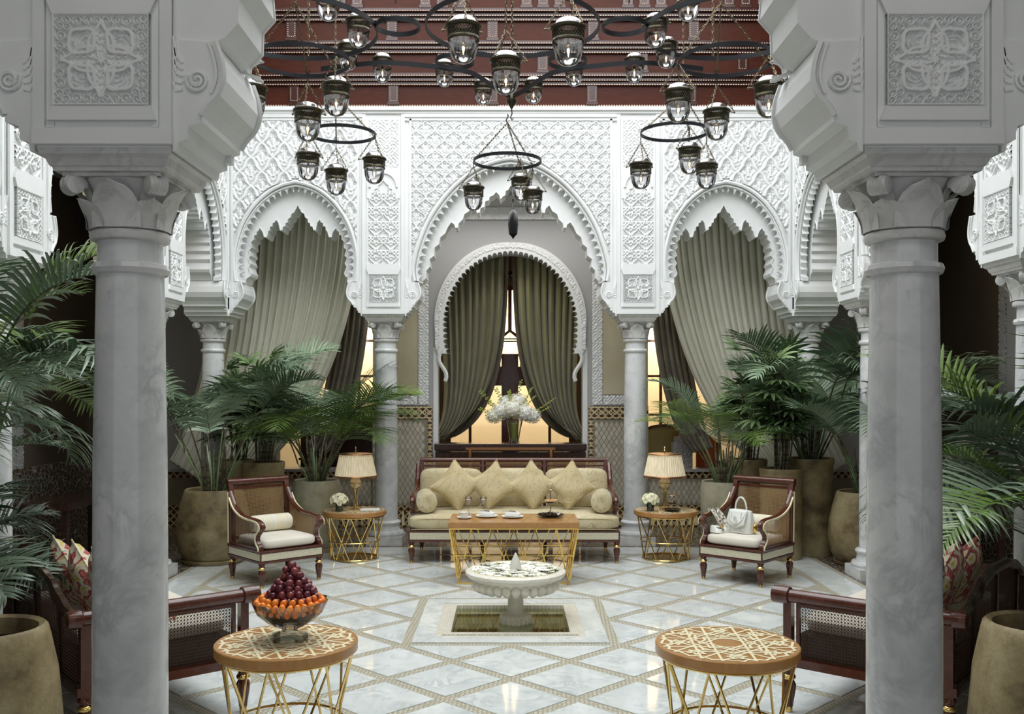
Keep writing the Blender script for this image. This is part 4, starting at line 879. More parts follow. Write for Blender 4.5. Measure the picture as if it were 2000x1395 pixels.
# ---- near settees (right one is the mirror image)
def settee(mir, label):
    L, Dp = 1.52, .89; f = (.765, .643)
    loc = (-1.447, 5.24, 0); rz = R(130)
    if mir: loc = (1.447+.02, 5.24, 0); rz = -rz
    t = thing('cane_settee', label, 'settee', loc, rz, 'dark cane settees', (-1, 1, 1) if mir else None)
    def backz(x): 
        P = [(0, .635), (.12, .645), (.27, .69), (.42, .75), (.6, .78), (L-.6, .78), (L-.42, .75), (L-.27, .69), (L-.12, .645), (L, .635)]
        for a, c in zip(P, P[1:]):
            if a[0] <= x <= c[0]: s = (x-a[0])/(c[0]-a[0]); s = s*s*(3-2*s); return a[1]+(c[1]-a[1])*s
        return .635
    for ax in (0, L):
        b = MB(); b.path([(ax, -.01, .63), (ax, Dp+.01, .63)], .036, 14); b.lathe([(.001, -.052), (.036, -.05), (.047, -.044), (.049, 0), (.047, .046), (.038, .05)], 18, (ax, -.01, .63), ax='y'); b.build('arm_rail', M['mahogany'], t)
        b = MB(); b.lathe([(.001, .05), (.03, .05), (.042, .042), (.047, .02), (.047, -.02), (.036, -.03)], 18, (ax, Dp+.0, .63), ax='y'); b.build('rail_end', M['mahogany'], t)
        b = MB(); b.path([(ax, .03, .60), (ax, .03, .22)], .032, 4, up=(1, 0, 0)); b.path([(ax, .085, .60), (ax, .085, .30)], .014, 4); b.path([(ax, Dp-.04, .60), (ax, Dp-.04, .22)], .034, 4, up=(1, 0, 0)); b.path([(ax, 0, .275), (ax, Dp, .275)], .032, 4); b.path([(ax, .08, .585), (ax, Dp-.06, .585)], .012, 4); b.build('arm_frame', M['mahogany'], t)
        b = MB(); weave(b, lambda u, v: (ax, .09+(Dp-.15)*u, .305+.275*v), 42, 16, .0021, diag=True); b.build('cane_arm', M['dark_rattan'], t, smooth=False)
    for x, y in ((0.0, .03), (0.0, Dp-.04), (L, .03), (L, Dp-.04)): put('leg', LEG, t, loc=(x, y, 0), scale=(1.15, 1.15, 1.12))
    b = MB(); b.box(0, L, .02, .06, .235, .30); b.box(0, L, Dp-.06, Dp-.02, .235, .30); b.box(.02, L-.02, .04, Dp-.04, .26, .285); b.build('seat_frame', M['mahogany'], t, smooth=False)
    b = MB(); xs = [L*k/40 for k in range(41)]
    b.path([(x, Dp+.005, backz(x)) for x in xs], .030, 8, up=(0, 1, 0)); 
    for x in (.30, L/2, L-.30): b.path([(x, Dp-.02, .26), (x, Dp-.01, backz(x))], .022, 4)
    b.path([(0, Dp-.02, .30), (L, Dp-.02, .30)], .02, 4); b.build('back_frame', M['dark_wood'], t)
    b = MB(); n = 84
    for i in range(n+1): x = .03+(L-.06)*i/n; b.path([(x, Dp-.015, .31), (x, Dp-.01, backz(x)-.02)], .002, 4)
    for j in range(27): z = .32+j*.0165; xx = [x for x in xs if backz(x) > z+.02]; b.path([(xx[0], Dp-.012, z), (xx[-1], Dp-.012, z)], .002, 4) if len(xx) > 1 else 0
    b.build('cane_back', M['dark_rattan'], t, smooth=False)
    MB().box(.05, L-.05, .07, Dp-.07, .285, .42).build('seat_box', M['dark_wood'], t, smooth=False)
    o = box_cushion(L-.12, Dp-.14, .10, 10, .02).build('seat_cushion', M['cream_cushion'], t, loc=(L/2, Dp/2-.01, .42)); return t
sl = settee(False, 'dark cane settee at the left edge, floral pillows on it'); sr = settee(True, 'dark cane settee at the right edge, floral pillows on it')
bpy.context.view_layer.update()
def in_set(rt, p): return Matrix.Translation(rt.location) @ Matrix.Rotation(rt.rotation_euler.z, 4, 'Z') @ Matrix.Diagonal((*rt.scale, 1)) @ Vector(p)
for rt, sd in ((sl, 'left'), (sr, 'right')):
    for k, (x, y, tilt, sp, wh) in enumerate(((.38, .60, 24, 38, 'nearest the camera'), (.62, .64, 20, 44, 'in the middle of three'), (.90, .66, 22, 40, 'farthest of the three'), (.34, .42, 30, 10, 'standing low in front'))):
        if sd == 'right' and k == 3: continue
        o = pillow(.40, .40, .15, 9+k, .10).build('floral_pillow', M['floral']); tag(o, 'cream pillow with red and yellow flowers on the %s settee, %s' % (sd, wh), 'pillow', 'floral pillows'); p = in_set(rt, (x, y, .665 if k < 3 else .60)); o.location = p[:3]
        sg = -1 if sd == 'right' else 1
        o.rotation_euler = (Matrix.Rotation(rt.rotation_euler.z, 3, 'Z') @ Matrix.Rotation(R(-tilt), 3, 'X') @ Matrix.Rotation(R(sp*sg), 3, 'Y')).to_euler()
# ================================================================ FOUNTAIN
ft = thing('marble_fountain', 'low fluted marble basin on a pedestal standing in the pool', 'fountain', (.025, 7.28, -.075))
z0 = .11
MB().lathe([(.13, 0), (.135, .02), (.115, .035), (.110, .05), (.108, .12), (.095, .125), (.062, .135), (.058, .20), (.055, .30), (.07, .31)], 40, flute=20, fa=.02).build('pedestal', M['fountain_marble'], ft)
q = MB()
for k in range(18): a = 2*pi*k/18; q.sph((.108*cos(a), .108*sin(a), .085), (.019, .019, .042), 8, 6)
q.build('fluted_collar', M['fountain_marble'], ft)
b = MB(); b.lathe([(.001, .295), (.08, .295), (.17, .305), (.25, .325), (.295, .35), (.31, .375), (.318, .392), (.325, .402), (.36, .412), (.38, .432), (.378, .45), (.355, .462), (.33, .465), (.322, .457), (.32, .444), (.001, .44)], 64, caps=False); b.build('basin', M['fountain_marble'], ft)
q = MB()
for k in range(28):
    a = 2*pi*k/28; c = Vector((cos(a), sin(a), 0)); 
    q.path([tuple(c*(.315-.0*t_)+Vector((0, 0, .388)))  if t_ == 0 else tuple(c*(.312-.055*t_*t_)+Vector((0, 0, .388-.085*t_))) for t_ in (0, .12, .3, .5, .72, .9, 1)], [.012, .026, .0345, .036, .030, .017, .006], 10)
q.build('gadroons', M['fountain_marble'], ft)
MB().path([(.335*cos(2*pi*k/48), .335*sin(2*pi*k/48), .4655) for k in range(48)], .0035, 5, True).build('rim_line', M['inlay'], ft)
o = MB().lathe([(.001, .44), (.036, .445), (.044, .47), (.041, .50), (.028, .535), (.014, .565), (.005, .585), (.001, .588)], 20, caps=False).build('spout', M['soap'], ft)
# white flowers floating: one prototype, many copies
def flower_mesh(name, r, n, petal='petal', centre='petal_yellow', rows=1, cup=.35):
    b = MB(); b.cur = 0
    for j in range(rows):
        for k in range(n):
            a = 2*pi*(k+.5*j)/n; rr = r*(1-.28*j); ca, sa = cos(a), sin(a)
            V = []
            for (u, w, z) in ((0.05, .10, 0), (.45, .42, .18), (.8, .40, .30), (1.0, .12, .28)):
                for s in (-1, 0, 1): V.append((ca*u*rr-sa*s*w*rr, sa*u*rr+ca*s*w*rr, (z*cup*3*(1+j*.7)+(.06 if s else 0))*rr*.6))
            b.add(V, [(i*3+q, i*3+q+1, i*3+q+4, i*3+q+3) for i in range(3) for q in range(2)])
    b.cur = 1; b.sph((0, 0, r*.14), r*.15, 6, 4); return b.data(name, [M[petal], M[centre]], True, False)
fm = [flower_mesh('orchid_bloom', .042, 5, cup=.22), flower_mesh('orchid_bloom', .046, 6, rows=2, cup=.25)]
rnd = random.Random(3)
for k in range(150):
    a = k*2.39996; r = .315*sqrt((k+.6)/150)
    if r < .055: continue
    o = put('orchid_bloom', fm[k % 2], None, loc=(.025+r*cos(a), 7.28+r*sin(a), .372+rnd.uniform(0, .014)), rot=(rnd.uniform(-.16, .16), rnd.uniform(-.16, .16), rnd.uniform(0, 6))); tag(o, 'white orchid bloom floating %s' % ('close around the fountain spout' if r < .12 else 'along the rim of the fountain basin' if r > .26 else 'midway between spout and rim of the fountain basin'), 'flower', 'white blooms in the fountain')
# ================================================================ TABLEWARE AND SMALL THINGS
ZT1 = .5602
def cup(label, loc):
    t = thing('teacup', label, 'cup', loc); MB().lathe([(.001, 0), (.02, 0), (.024, .004), (.038, .02), (.046, .045), (.047, .05), (.044, .049), (.036, .022), (.001, .008)], 24, caps=False).build('bowl', M['porcelain'], t, loc=(0, 0, .008))
    MB().lathe([(.001, 0), (.03, 0), (.055, .004), (.068, .012), (.067, .015), (.05, .008), (.001, .006)], 28, caps=False).build('saucer', M['porcelain'], t)
    MB().path([(.045+.016*sin(k*pi/8), 0, .052-.030*k/8) for k in range(9)], .003, 6).build('handle', M['porcelain'], t); return t
def onct(px, py): 
    Y = 1880*(1.75-ZT1)/(py-760); return (-.035+(px-991.5)/1880*Y, Y, ZT1)
cup('white teacup on a saucer at the left end of the coffee table', onct(907, 1013))
def napkin_plate(label, label2, loc, rz):
    t = thing('side_plate', label, 'plate', loc, 0, 'side plates on the coffee table'); MB().lathe([(.001, 0), (.05, 0), (.09, .008), (.105, .014), (.104, .017), (.088, .012), (.05, .005), (.001, .005)], 36, caps=False).build('plate', M['porcelain'], t)
    n = thing('folded_napkin', label2, 'napkin', (loc[0], loc[1], loc[2]+.013), rz, 'rolled napkins')
    box_cushion(.15, .065, .034, 4).build('cloth', M['linen'], n); box_cushion(.12, .05, .022, 4).build('top_fold', M['linen'], n, loc=(-.01, 0, .022))
    b = MB()
    for k in range(5): b.box(-.03+k*.012, -.022+k*.012, -.012, .012, .0455, .0462)
    b.box(-.055, .04, -.022, -.020, .042, .0465); b.build('monogram', M['black_print'], n, smooth=False)
napkin_plate('white plate with a napkin, nearer the teacup', 'rolled white napkin with dark monogram on the plate by the teacup', onct(951, 1010), -.5)
napkin_plate('white plate with a napkin, nearer the tiered stand', 'rolled white napkin with dark monogram on the middle plate', onct(1001, 1011), -.35)
def goblet(label, loc):
    t = thing('wine_glass', label, 'glass', loc, 0, 'cut crystal glasses'); 
    MB().lathe([(.001, 0), (.03, .001), (.03, .003), (.006, .01), (.005, .06), (.008, .075), (.02, .085), (.027, .105), (.032, .155), (.031, .156), (.025, .108), (.001, .082)], 20, caps=False).build('glass_body', M['crystal'], t)
    MB().lathe([(.001, .086), (.018, .088), (.0255, .105), (.029, .135), (.001, .135)], 18, caps=False).build('drink', M['soap'], t)
    MB().path([(.032*cos(k*pi/10), .032*sin(k*pi/10), .153) for k in range(20)], .002, 5, True).build('gilt_rim', M['silver'], t); return t
goblet('cut crystal glass standing behind the teacup', onct(915, 1003.5)); goblet('cut crystal glass standing between the plates', onct(944, 1003.5))
def tray_stand(label, loc, tiers, ring=True, h=.25):
    t = thing('tiered_stand', label, 'cake stand', loc, 0, 'tiered silver stands')
    MB().cyl((0, 0, 0), (0, 0, h), .006, 10).build('pole', M['silver'], t)
    for z, r in tiers:
        MB().lathe([(.001, z), (r*.8, z), (r, z+.012), (r*1.02, z+.014), (r*.98, z+.016), (r*.8, z+.005), (.001, z+.005)], 32, caps=False).build('tray', M['silver'] if z > .05 else M['bronze'], t)
    if ring: MB().path([(.028*cos(k*pi/12), 0, h+.03+.028*sin(k*pi/12)) for k in range(24)], .0028, 6, True).build('ring_handle', M['silver'], t)
    return t
p = onct(1075, 1010); tray_stand('tall tiered silver stand of biscuits on the coffee table', p, ((.012, .125), (.135, .08)))
rnd = random.Random(5); k = 0
for z, R0, n, mt, nm, cat_ in ((.03, .10, 20, 'chocolate', 'sweet', 'sweet'), (.152, .058, 9, 'biscuit', 'biscuit', 'biscuit')):
    for i in range(n):
        a = i*2.4; r = R0*sqrt((i+1.5)/(n+1)); r = max(r, .02); o = MB().sph((0, 0, 0), (.017, .014, .012) if mt == 'biscuit' else (.012, .012, .011), 8, 5).build(nm, M[mt if rnd.random() > .25 else 'porcelain' if mt == 'chocolate' else 'biscuit'])
        o.location = (p[0]+r*cos(a), p[1]+r*sin(a), p[2]+z); o.rotation_euler = (0, 0, rnd.uniform(0, 3)); tag(o, 'small dark sweet on the lower tray' if mt == 'chocolate' else 'small golden biscuit on the upper tray of the stand', cat_, 'sweets on the lower tray' if mt == 'chocolate' else 'biscuits on the upper tray')
st2 = (1.60+.045, 9.83, .5); tray_stand('short three-tiered stand on the right side table', st2, ((.012, .088), (.085, .068), (.155, .052)), False, .21)
MB().path([(st2[0]-.1+.02*cos(k*.7), st2[1]+.12+.02*sin(k*.7), .505) for k in range(9)], .004, 5, True)
# table lamps with a stone globe
def lamp(label, loc):
    t = thing('table_lamp', label, 'lamp', loc, 0, 'globe table lamps')
    b = MB()
    for k in range(3):
        a = 2*pi*k/3+.5; P = catmull([(.055, 0), (.05, .012), (.018, .05), (.014, .14), (.028, .20), (.055, .235), (.062, .28)], 4); b.path([(r*cos(a), r*sin(a), z) for r, z in P], .007, 6)
    b.lathe([(.001, .0), (.03, 0), (.03, .01), (.001, .012)], 16, caps=False); b.path([(.064*cos(k*pi/12), .064*sin(k*pi/12), .272) for k in range(24)], .005, 5, True); b.build('brass_stand', M['brass'], t)
    MB().sph((0, 0, .275), .058, 24, 16).build('stone_globe', M['alabaster'], t); MB().cyl((0, 0, .33), (0, 0, .62), .006, 8).build('stem', M['brass'], t)
    sh = MB(); n = 96; P = [(.215, .345), (.165, .575)]
    vs = []; 
    for r, z in P:
        for k in range(n): a = 2*pi*k/n; rr = r+(.003 if k % 2 else -.003); vs.append((rr*cos(a), rr*sin(a), z))
    sh.add(vs, [(k, (k+1) % n, n+(k+1) % n, n+k) for k in range(n)]); s = sh.build('lamp_shade', M['shade_fabric'], t, smooth=False, fix=False)
    b = MB(); 
    for r, z in ((.218, .348), (.168, .573)): b.path([(r*cos(2*pi*k/40), r*sin(2*pi*k/40), z) for k in range(40)], .006, 6, True)
    b.build('shade_trim', M['copper_trim'], s)
    b = MB()
    for k in range(72): a = 2*pi*k/72; b.path([(.217*cos(a), .217*sin(a), .345), (.217*cos(a), .217*sin(a), .322)], .0028, 4); 
    for k in range(60): a = 2*pi*k/60; b.sph((.17*cos(a), .17*sin(a), .556), .004, 4, 3)
    b.build('fringe', M['copper_trim'], s, smooth=False)
    MB().lathe([(.001, .575), (.15, .575), (.165, .578), (.001, .582)], 30, caps=False).build('shade_top', M['copper_trim'], s)
    MB().lathe([(.004, .58), (.004, .60), (.012, .61), (.005, .62), (.012, .635), (.004, .65), (.001, .655)], 12, caps=False).build('finial', M['silver'], t)
lamp('globe lamp with pleated cream shade on the left side table', (-1.617+.0, 10.02, .5)); lamp('globe lamp with pleated cream shade on the right side table', (1.60, 10.02, .5))
def posy(label, loc, n, R0, col='cream_petal'):
    t = thing('flower_vase', label, 'flowers', loc, 0, 'small posies on the side tables')
    MB().lathe([(.001, 0), (.032, 0), (.036, .01), (.036, .075), (.033, .075), (.032, .01), (.001, .01)], 20, caps=False).build('glass_vase', M['dark_glass'], t); MB().lathe([(.001, .004), (.03, .004), (.03, .06), (.001, .062)], 14, caps=False).build('stems', M['moss'], t)
    me = flower_mesh('rose', .030, 6, col, col, 3, .5); rn = random.Random(n)
    for k in range(n):
        z = 1-1.25*(k+.5)/n; a = k*2.4; rr = sqrt(max(0, 1-z*z)); d = Vector((rr*cos(a), rr*sin(a), z)); q = d.to_track_quat('Z', 'Y').to_euler()
        o = put('rose', me, t, loc=(d.x*R0, d.y*R0, .105+d.z*R0*.85), rot=q)
    b = MB(); 
    for k in range(9): a = k*.7; b.path([(.03*cos(a), .03*sin(a), .08), (R0*1.05*cos(a), R0*1.05*sin(a), .10), (R0*1.3*cos(a), R0*1.3*sin(a), .075)], [.003, .008, .001], 4)
    b.build('leaves', M['lady_palm_leaf'], t)
posy('small posy of cream blooms on the left side table', (-1.617-.14, 9.83, .5), 26, .085); posy('round posy of white roses on the right side table', (1.60-.175, 9.85, .5), 28, .083)
o = thing('folded_towel', 'folded white napkin lying on the left side table', 'napkin', (-1.617+.17, 9.86, .5), .1); box_cushion(.20, .09, .025, 8).build('cloth', M['linen'], o)
# fruit bowl
fb = (TL[0]+.01, 4.53, .5705); t = thing('crystal_bowl', 'footed cut-crystal bowl on the front left table', 'bowl', fb)
b = MB(); b.cur = 0; pr = [(.075, 0), (.078, .02), (.045, .03), (.034, .05), (.05, .06), (.10, .085), (.15, .13), (.176, .185), (.172, .186), (.145, .135), (.095, .092), (.045, .068), (.001, .066)]
n = 48; vs = []
for i, (r, z) in enumerate(pr):
    for k in range(n): a = 2*pi*k/n; rr = r*(1+(.03 if 4 < i < 10 else 0)*cos(12*a)); vs.append((rr*cos(a), rr*sin(a), z+(.004*cos(12*a) if 6 < i < 9 else 0)))
b.add(vs, [(i*n+k, i*n+(k+1) % n, (i+1)*n+(k+1) % n, (i+1)*n+k) for i in range(len(pr)-1) for k in range(n)]); b.build('bowl', M['crystal'], t)
MB().lathe([(.001, 0), (.085, 0), (.085, .026), (.06, .034), (.001, .034)], 8, caps=False).build('foot', M['crystal'], t, smooth=False)
gm = MB().sph((0, 0, 0), (.0165, .0165, .0185), 14, 10).data('grape', M['grape']); km = MB().sph((0, 0, 0), (.0155, .0155, .019), 14, 10).data('kumquat', M['kumquat']); rn = random.Random(11)
for row, (r, z, n) in enumerate(((.152, .178, 28), (.140, .150, 24), (.128, .196, 20))):
    for k in range(n):
        a = 2*pi*(k+.5*row)/n; o = put('kumquat', km, None, loc=(fb[0]+r*cos(a), fb[1]+r*sin(a), fb[2]+z+rn.uniform(-.004, .004)), rot=(rn.uniform(-.5, .5), rn.uniform(-.5, .5), 0)); tag(o, ('orange kumquat in the outer ring at the rim of the bowl', 'orange kumquat pressed against the glass below the rim', 'orange kumquat resting against the grapes')[row], 'kumquat', 'kumquats in the crystal bowl')
layers = ((.112, .20, 17), (.078, .205, 12), (.098, .226, 15), (.062, .23, 9), (.080, .250, 12), (.045, .255, 6), (.060, .276, 9), (.022, .28, 3), (.043, .302, 6), (.030, .328, 4), (.012, .352, 2), (.02, .30, 2))
for (r, z, n) in layers:
    for k in range(n):
        a = 2*pi*k/n+z*40; rr = r+rn.uniform(-.007, .007); o = put('grape', gm, None, loc=(fb[0]+.01+rr*cos(a), fb[1]+rr*sin(a), fb[2]+z+rn.uniform(-.005, .005)), rot=(rn.uniform(-1, 1), rn.uniform(-1, 1), 0), scale=rn.uniform(.93, 1.08)); tag(o, 'topmost dark red grape at the very tip of the heap' if z > .35 and k == 0 else 'red grape in the narrow upper part of the heap' if z > .27 else 'dark red grape in the broad lower part of the heap, above the kumquats', 'grape', 'red grapes in the crystal bowl')
for (r, z, n) in ((.04, .09, 6), (.08, .115, 12), (.04, .12, 6), (.10, .14, 14), (.05, .15, 8)):
    for k in range(n):
        a = 2*pi*k/n+z*9; o = put('grape', gm, None, loc=(fb[0]+r*cos(a), fb[1]+r*sin(a), fb[2]+z)); tag(o, 'dark red grape seen through the glass at the bottom of the bowl', 'grape', 'red grapes in the crystal bowl')
# handbag and scarf on the right armchair
hb = thing('handbag', 'white leather handbag with a looped handle on the right armchair', 'handbag', in_chair(ch2, (-.02, -.07, .435)), -CH_ROT-.15)
b = MB()
def f(u, v):
    a = 2*pi*u; sg = lambda x, p: (abs(x)**p)*(1 if x >= 0 else -1); w = .145*(1-.12*v)*(.93+.07*sin(pi*v)); d = .075*(1-.62*v**1.5); z = .20*v; wr = 1+.035*sin(9*a)*sin(pi*v)
    return (w*sg(cos(a), .6)*wr, d*sg(sin(a), .8)*wr, z)
b.grid(f, 40, 12); b.sph((0, 0, .198), (.125, .032, .014), 16, 6); b.sph((0, 0, .008), (.135, .07, .012), 16, 6); b.build('bag_body', M['white_leather'], hb)
b = MB(); b.grid(lambda u, v: (-.10+.20*u+(.0)*(v), -.036-.045*min(1, v*1.4)-.004, .208-.13*v-(.035*(1-abs(2*u-1))*v)), 8, 8); o = b.build('flap', M['white_leather'], hb); m_ = o.modifiers.new('solid', 'SOLIDIFY'); m_.thickness = .004
b = MB(); b.path([(.062*cos(pi*k/14), 0, .205+.115*sin(pi*k/14)) for k in range(15)], .0085, 8); b.build('handle', M['white_leather'], hb)
b = MB(); b.box(-.016, .016, -.095, -.088, .085, .15); b.sph((0, -.097, .15), (.018, .006, .022), 8, 6); b.build('clasp_strap', M['white_leather'], hb)
b = MB()
for s in (-1, 1): b.path([(s*.055, -.088+.02*v, .02+.17*v) for v in (0, .3, .6, 1)], .0018, 4); b.path([(s*.10, -.04, .205), (s*.07, -.085, .12), (0, -.092, .055)], .002, 4)
b.path([(s_*.1, -.083, .02) for s_ in (-1, 0, 1)], .002, 4); b.build('seam', M['leather_seam'], hb)
b = MB(); b.sph((.155, 0, .05), (.02, .02, .045), 8, 5); b.build('charm', M['gold'], hb)
sc_ = thing('patterned_scarf', 'brown and cream patterned scarf hanging over the armrest by the handbag', 'scarf', in_chair(ch2, (0, 0, 0)), -CH_ROT)
b = MB(); b.grid(lambda u, v: (-.335+.035+(.0+.17*max(0, v-.35)/.65)+.012*sin(u*14), -.02-.17*u+.02*sin(v*5), (.62+.014*cos(u*16)) if v < .35 else .62-.17*((v-.35)/.65)**1.4+.008*sin(u*20)), 22, 16); o = b.build('cloth', M['scarf'], sc_); m_ = o.modifiers.new('solid', 'SOLIDIFY'); m_.thickness = .005
ws = thing('white_pouch', 'crumpled white leather strap and pouch lying beside the handbag', 'bag', in_chair(ch2, (-.2, -.16, .43)), -CH_ROT)
b = MB(); b.grid(lambda u, v: (.09*cos(2*pi*u)*(1-.35*v)*(1+.12*sin(6*pi*u+v*4)), .08*sin(2*pi*u)*(1-.35*v)*(1+.1*sin(8*pi*u)), .05*sin(pi/2*v)+.015*sin(4*pi*u)*v), 30, 8); b.sph((0, 0, .05), (.058, .052, .014), 12, 6); b.build('pouch', M['white_leather'], ws); b = MB(); b.path([(-.03, .06, .05), (-.06, .06, .13), (-.06, .10, .19), (-.03, .14, .10)], .011, 6); b.build('strap', M['white_leather'], ws); MB().sph((.05, -.03, .06), (.02, .015, .02), 8, 5).build('charm', M['gold'], ws)
# ================================================================ BACK: console, vase of hydrangeas, curtains
cs = thing('console_table', 'long dark console with gilt legs behind the sofa under the curtained arch', 'console table', (0, 12.03, 0))
b = MB(); b.box(-.93, .93, -.16, .16, .98, 1.0); b.box(-.93, .93, -.14, .16, .72, .97); b.build('cabinet', M['dark_wood'], cs, smooth=False); MB().box(-.94, .94, -.18, .17, 1.0, 1.075).build('tabletop', M['dark_wood'], cs, smooth=False, bevel=.005)
MB().box(-.55, .55, -.20, -.17, 1.0, 1.03).build('gilt_apron', M['copper_trim'], cs, smooth=False)
for s in (-1, 1): MB().lathe([(.02, 0), (.022, .3), (.018, .6), (.03, .8), (.018, .88), (.035, .98), (.03, 1.0)], 12, (s*.5, -.17, 0)).build('leg', M['copper_trim'], cs); MB().box(s*.9-.03, s*.9+.03, -.14, .15, 0, .72).build('side_post', M['dark_wood'], cs, smooth=False)
vs_ = thing('hydrangea_vase', 'crystal vase of white hydrangeas and green sprigs on the console', 'flowers', (.045, 12.0, 1.075))
b = MB(); n = 20; pr = [(.06, 0), (.065, .02), (.06, .04), (.07, .12), (.09, .22), (.105, .29), (.10, .29), (.08, .2), (.05, .04)]
b.lathe(pr, 24, flute=12, fa=.05); b.build('vase', M['crystal'], vs_); MB().lathe([(.03, .03), (.045, .1), (.06, .25)], 10).build('stems', M['moss'], vs_)
fl_ = flower_mesh('floret', .022, 4); rn = random.Random(8)
for k, (x, y, z, r) in enumerate(((-.15, -.02, .40, .12), (-.02, -.09, .43, .13), (.13, -.04, .38, .12), (.23, .0, .34, .10), (-.25, .0, .34, .10), (.05, .05, .52, .11), (-.10, .06, .50, .10))):
    h_ = MB().sph((x, y, z), (r*.85, r*.8, r*.75), 12, 8).build('hydrangea_head', M['petal'], vs_)
    b = MB(); b.cur = 0
    for i in range(48):
        zz = 1-2*(i+.5)/48; a = i*2.4; rr = sqrt(1-zz*zz); d = Vector((rr*cos(a), rr*sin(a), zz)); c = Vector((x, y, z))+Vector((d.x*r, d.y*r*.95, d.z*r*.88)); t1 = d.orthogonal().normalized(); t2 = d.cross(t1)
        for q in range(4): an = q*pi/2+i; p1 = t1*cos(an)+t2*sin(an); p2 = t1*cos(an+.8)+t2*sin(an+.8); b.add([c, c+p1*.022+d*.006, c+(p1+p2)*.017+d*.010, c+p2*.022+d*.006], [(0, 1, 2, 3)])
    b.build('florets', M['cream_petal'] if k % 3 == 1 else M['petal'], h_, fix=False)
for k in range(11):
    a = -.3+k*pi*1.15/10-.1; L_ = .33+.1*(k % 3); b = MB(); P = [(.0, 0, .30), (.18*cos(a)*L_/.33, -.03+.05*(k % 2), .36+.15*sin(a)), (L_*cos(a), -.02, .42+.62*L_*sin(a)+.03)]; P = catmull(P, 6); b.path(P, .003, 4)
    for j, p_ in enumerate(P[4:]):
        for s in (-1, 1): b.sph((p_[0]+s*.012, p_[1], p_[2]+.010*s), (.013, .007, .010), 5, 4)
    b.build('green_sprig', M['moss'], vs_, smooth=False)
def drape(name, label, matn, Y, top, bot, nfold, depth, pull=.6, sag=0, cat='curtain', dirx=None, nv=46, group=None, endz=None, lean=0):
    """top / bot: lists of picture-measured (X, z) points for u=0..1; bezier columns gathered towards the tie"""
    nu = nfold*10
    def lerp(P, u): s = u*(len(P)-1); i = min(int(s), len(P)-2); f_ = s-i; return (P[i][0]+(P[i+1][0]-P[i][0])*f_, P[i][1]+(P[i+1][1]-P[i][1])*f_)
    rn = random.Random(nfold); ph = [rn.uniform(-.35, .35) for _ in range(nfold+3)]
    def f(u, v):
        a, d = lerp(top, u), lerp(bot, u); H = a[1]-d[1]; p1 = (a[0], a[1]-H*.55); tx = dirx if dirx is not None else 0
        p2 = (d[0]+tx*pull*(.4+.6*u if tx > 0 else .4+.6*u), d[1]+H*.10-sag*sin(pi*u)); w0, w1, w2, w3 = (1-v)**3, 3*v*(1-v)**2, 3*v*v*(1-v), v**3
        x = w0*a[0]+w1*p1[0]+w2*p2[0]+w3*d[0]; z = w0*a[1]+w1*p1[1]+w2*p2[1]+w3*d[1]
        un = u*nfold; s = un+ph[int(un)]*(1-(2*(un-int(un))-1)**2)*.35+.05*sin(v*5+u*9); amp = depth*(.75+.5*sin(u*23+1)**2)*(1-.45*v)
        return (x+.012*sin(2*pi*s)*(1-v), Y+lean*v+amp*(cos(2*pi*s)+.28*cos(4*pi*s+v*3)+.12*cos(6*pi*s+1)), z)
    b = MB(); b.grid(f, nu, nv); o = b.build(name, M[matn], fix=False); m_ = o.modifiers.new('solid', 'SOLIDIFY'); m_.thickness = .006
    return tag(o, label, cat, group)
def A(px, py, Y): p_ = at(px, py, Y); return (p_[0], p_[2])
Yc = 12.62
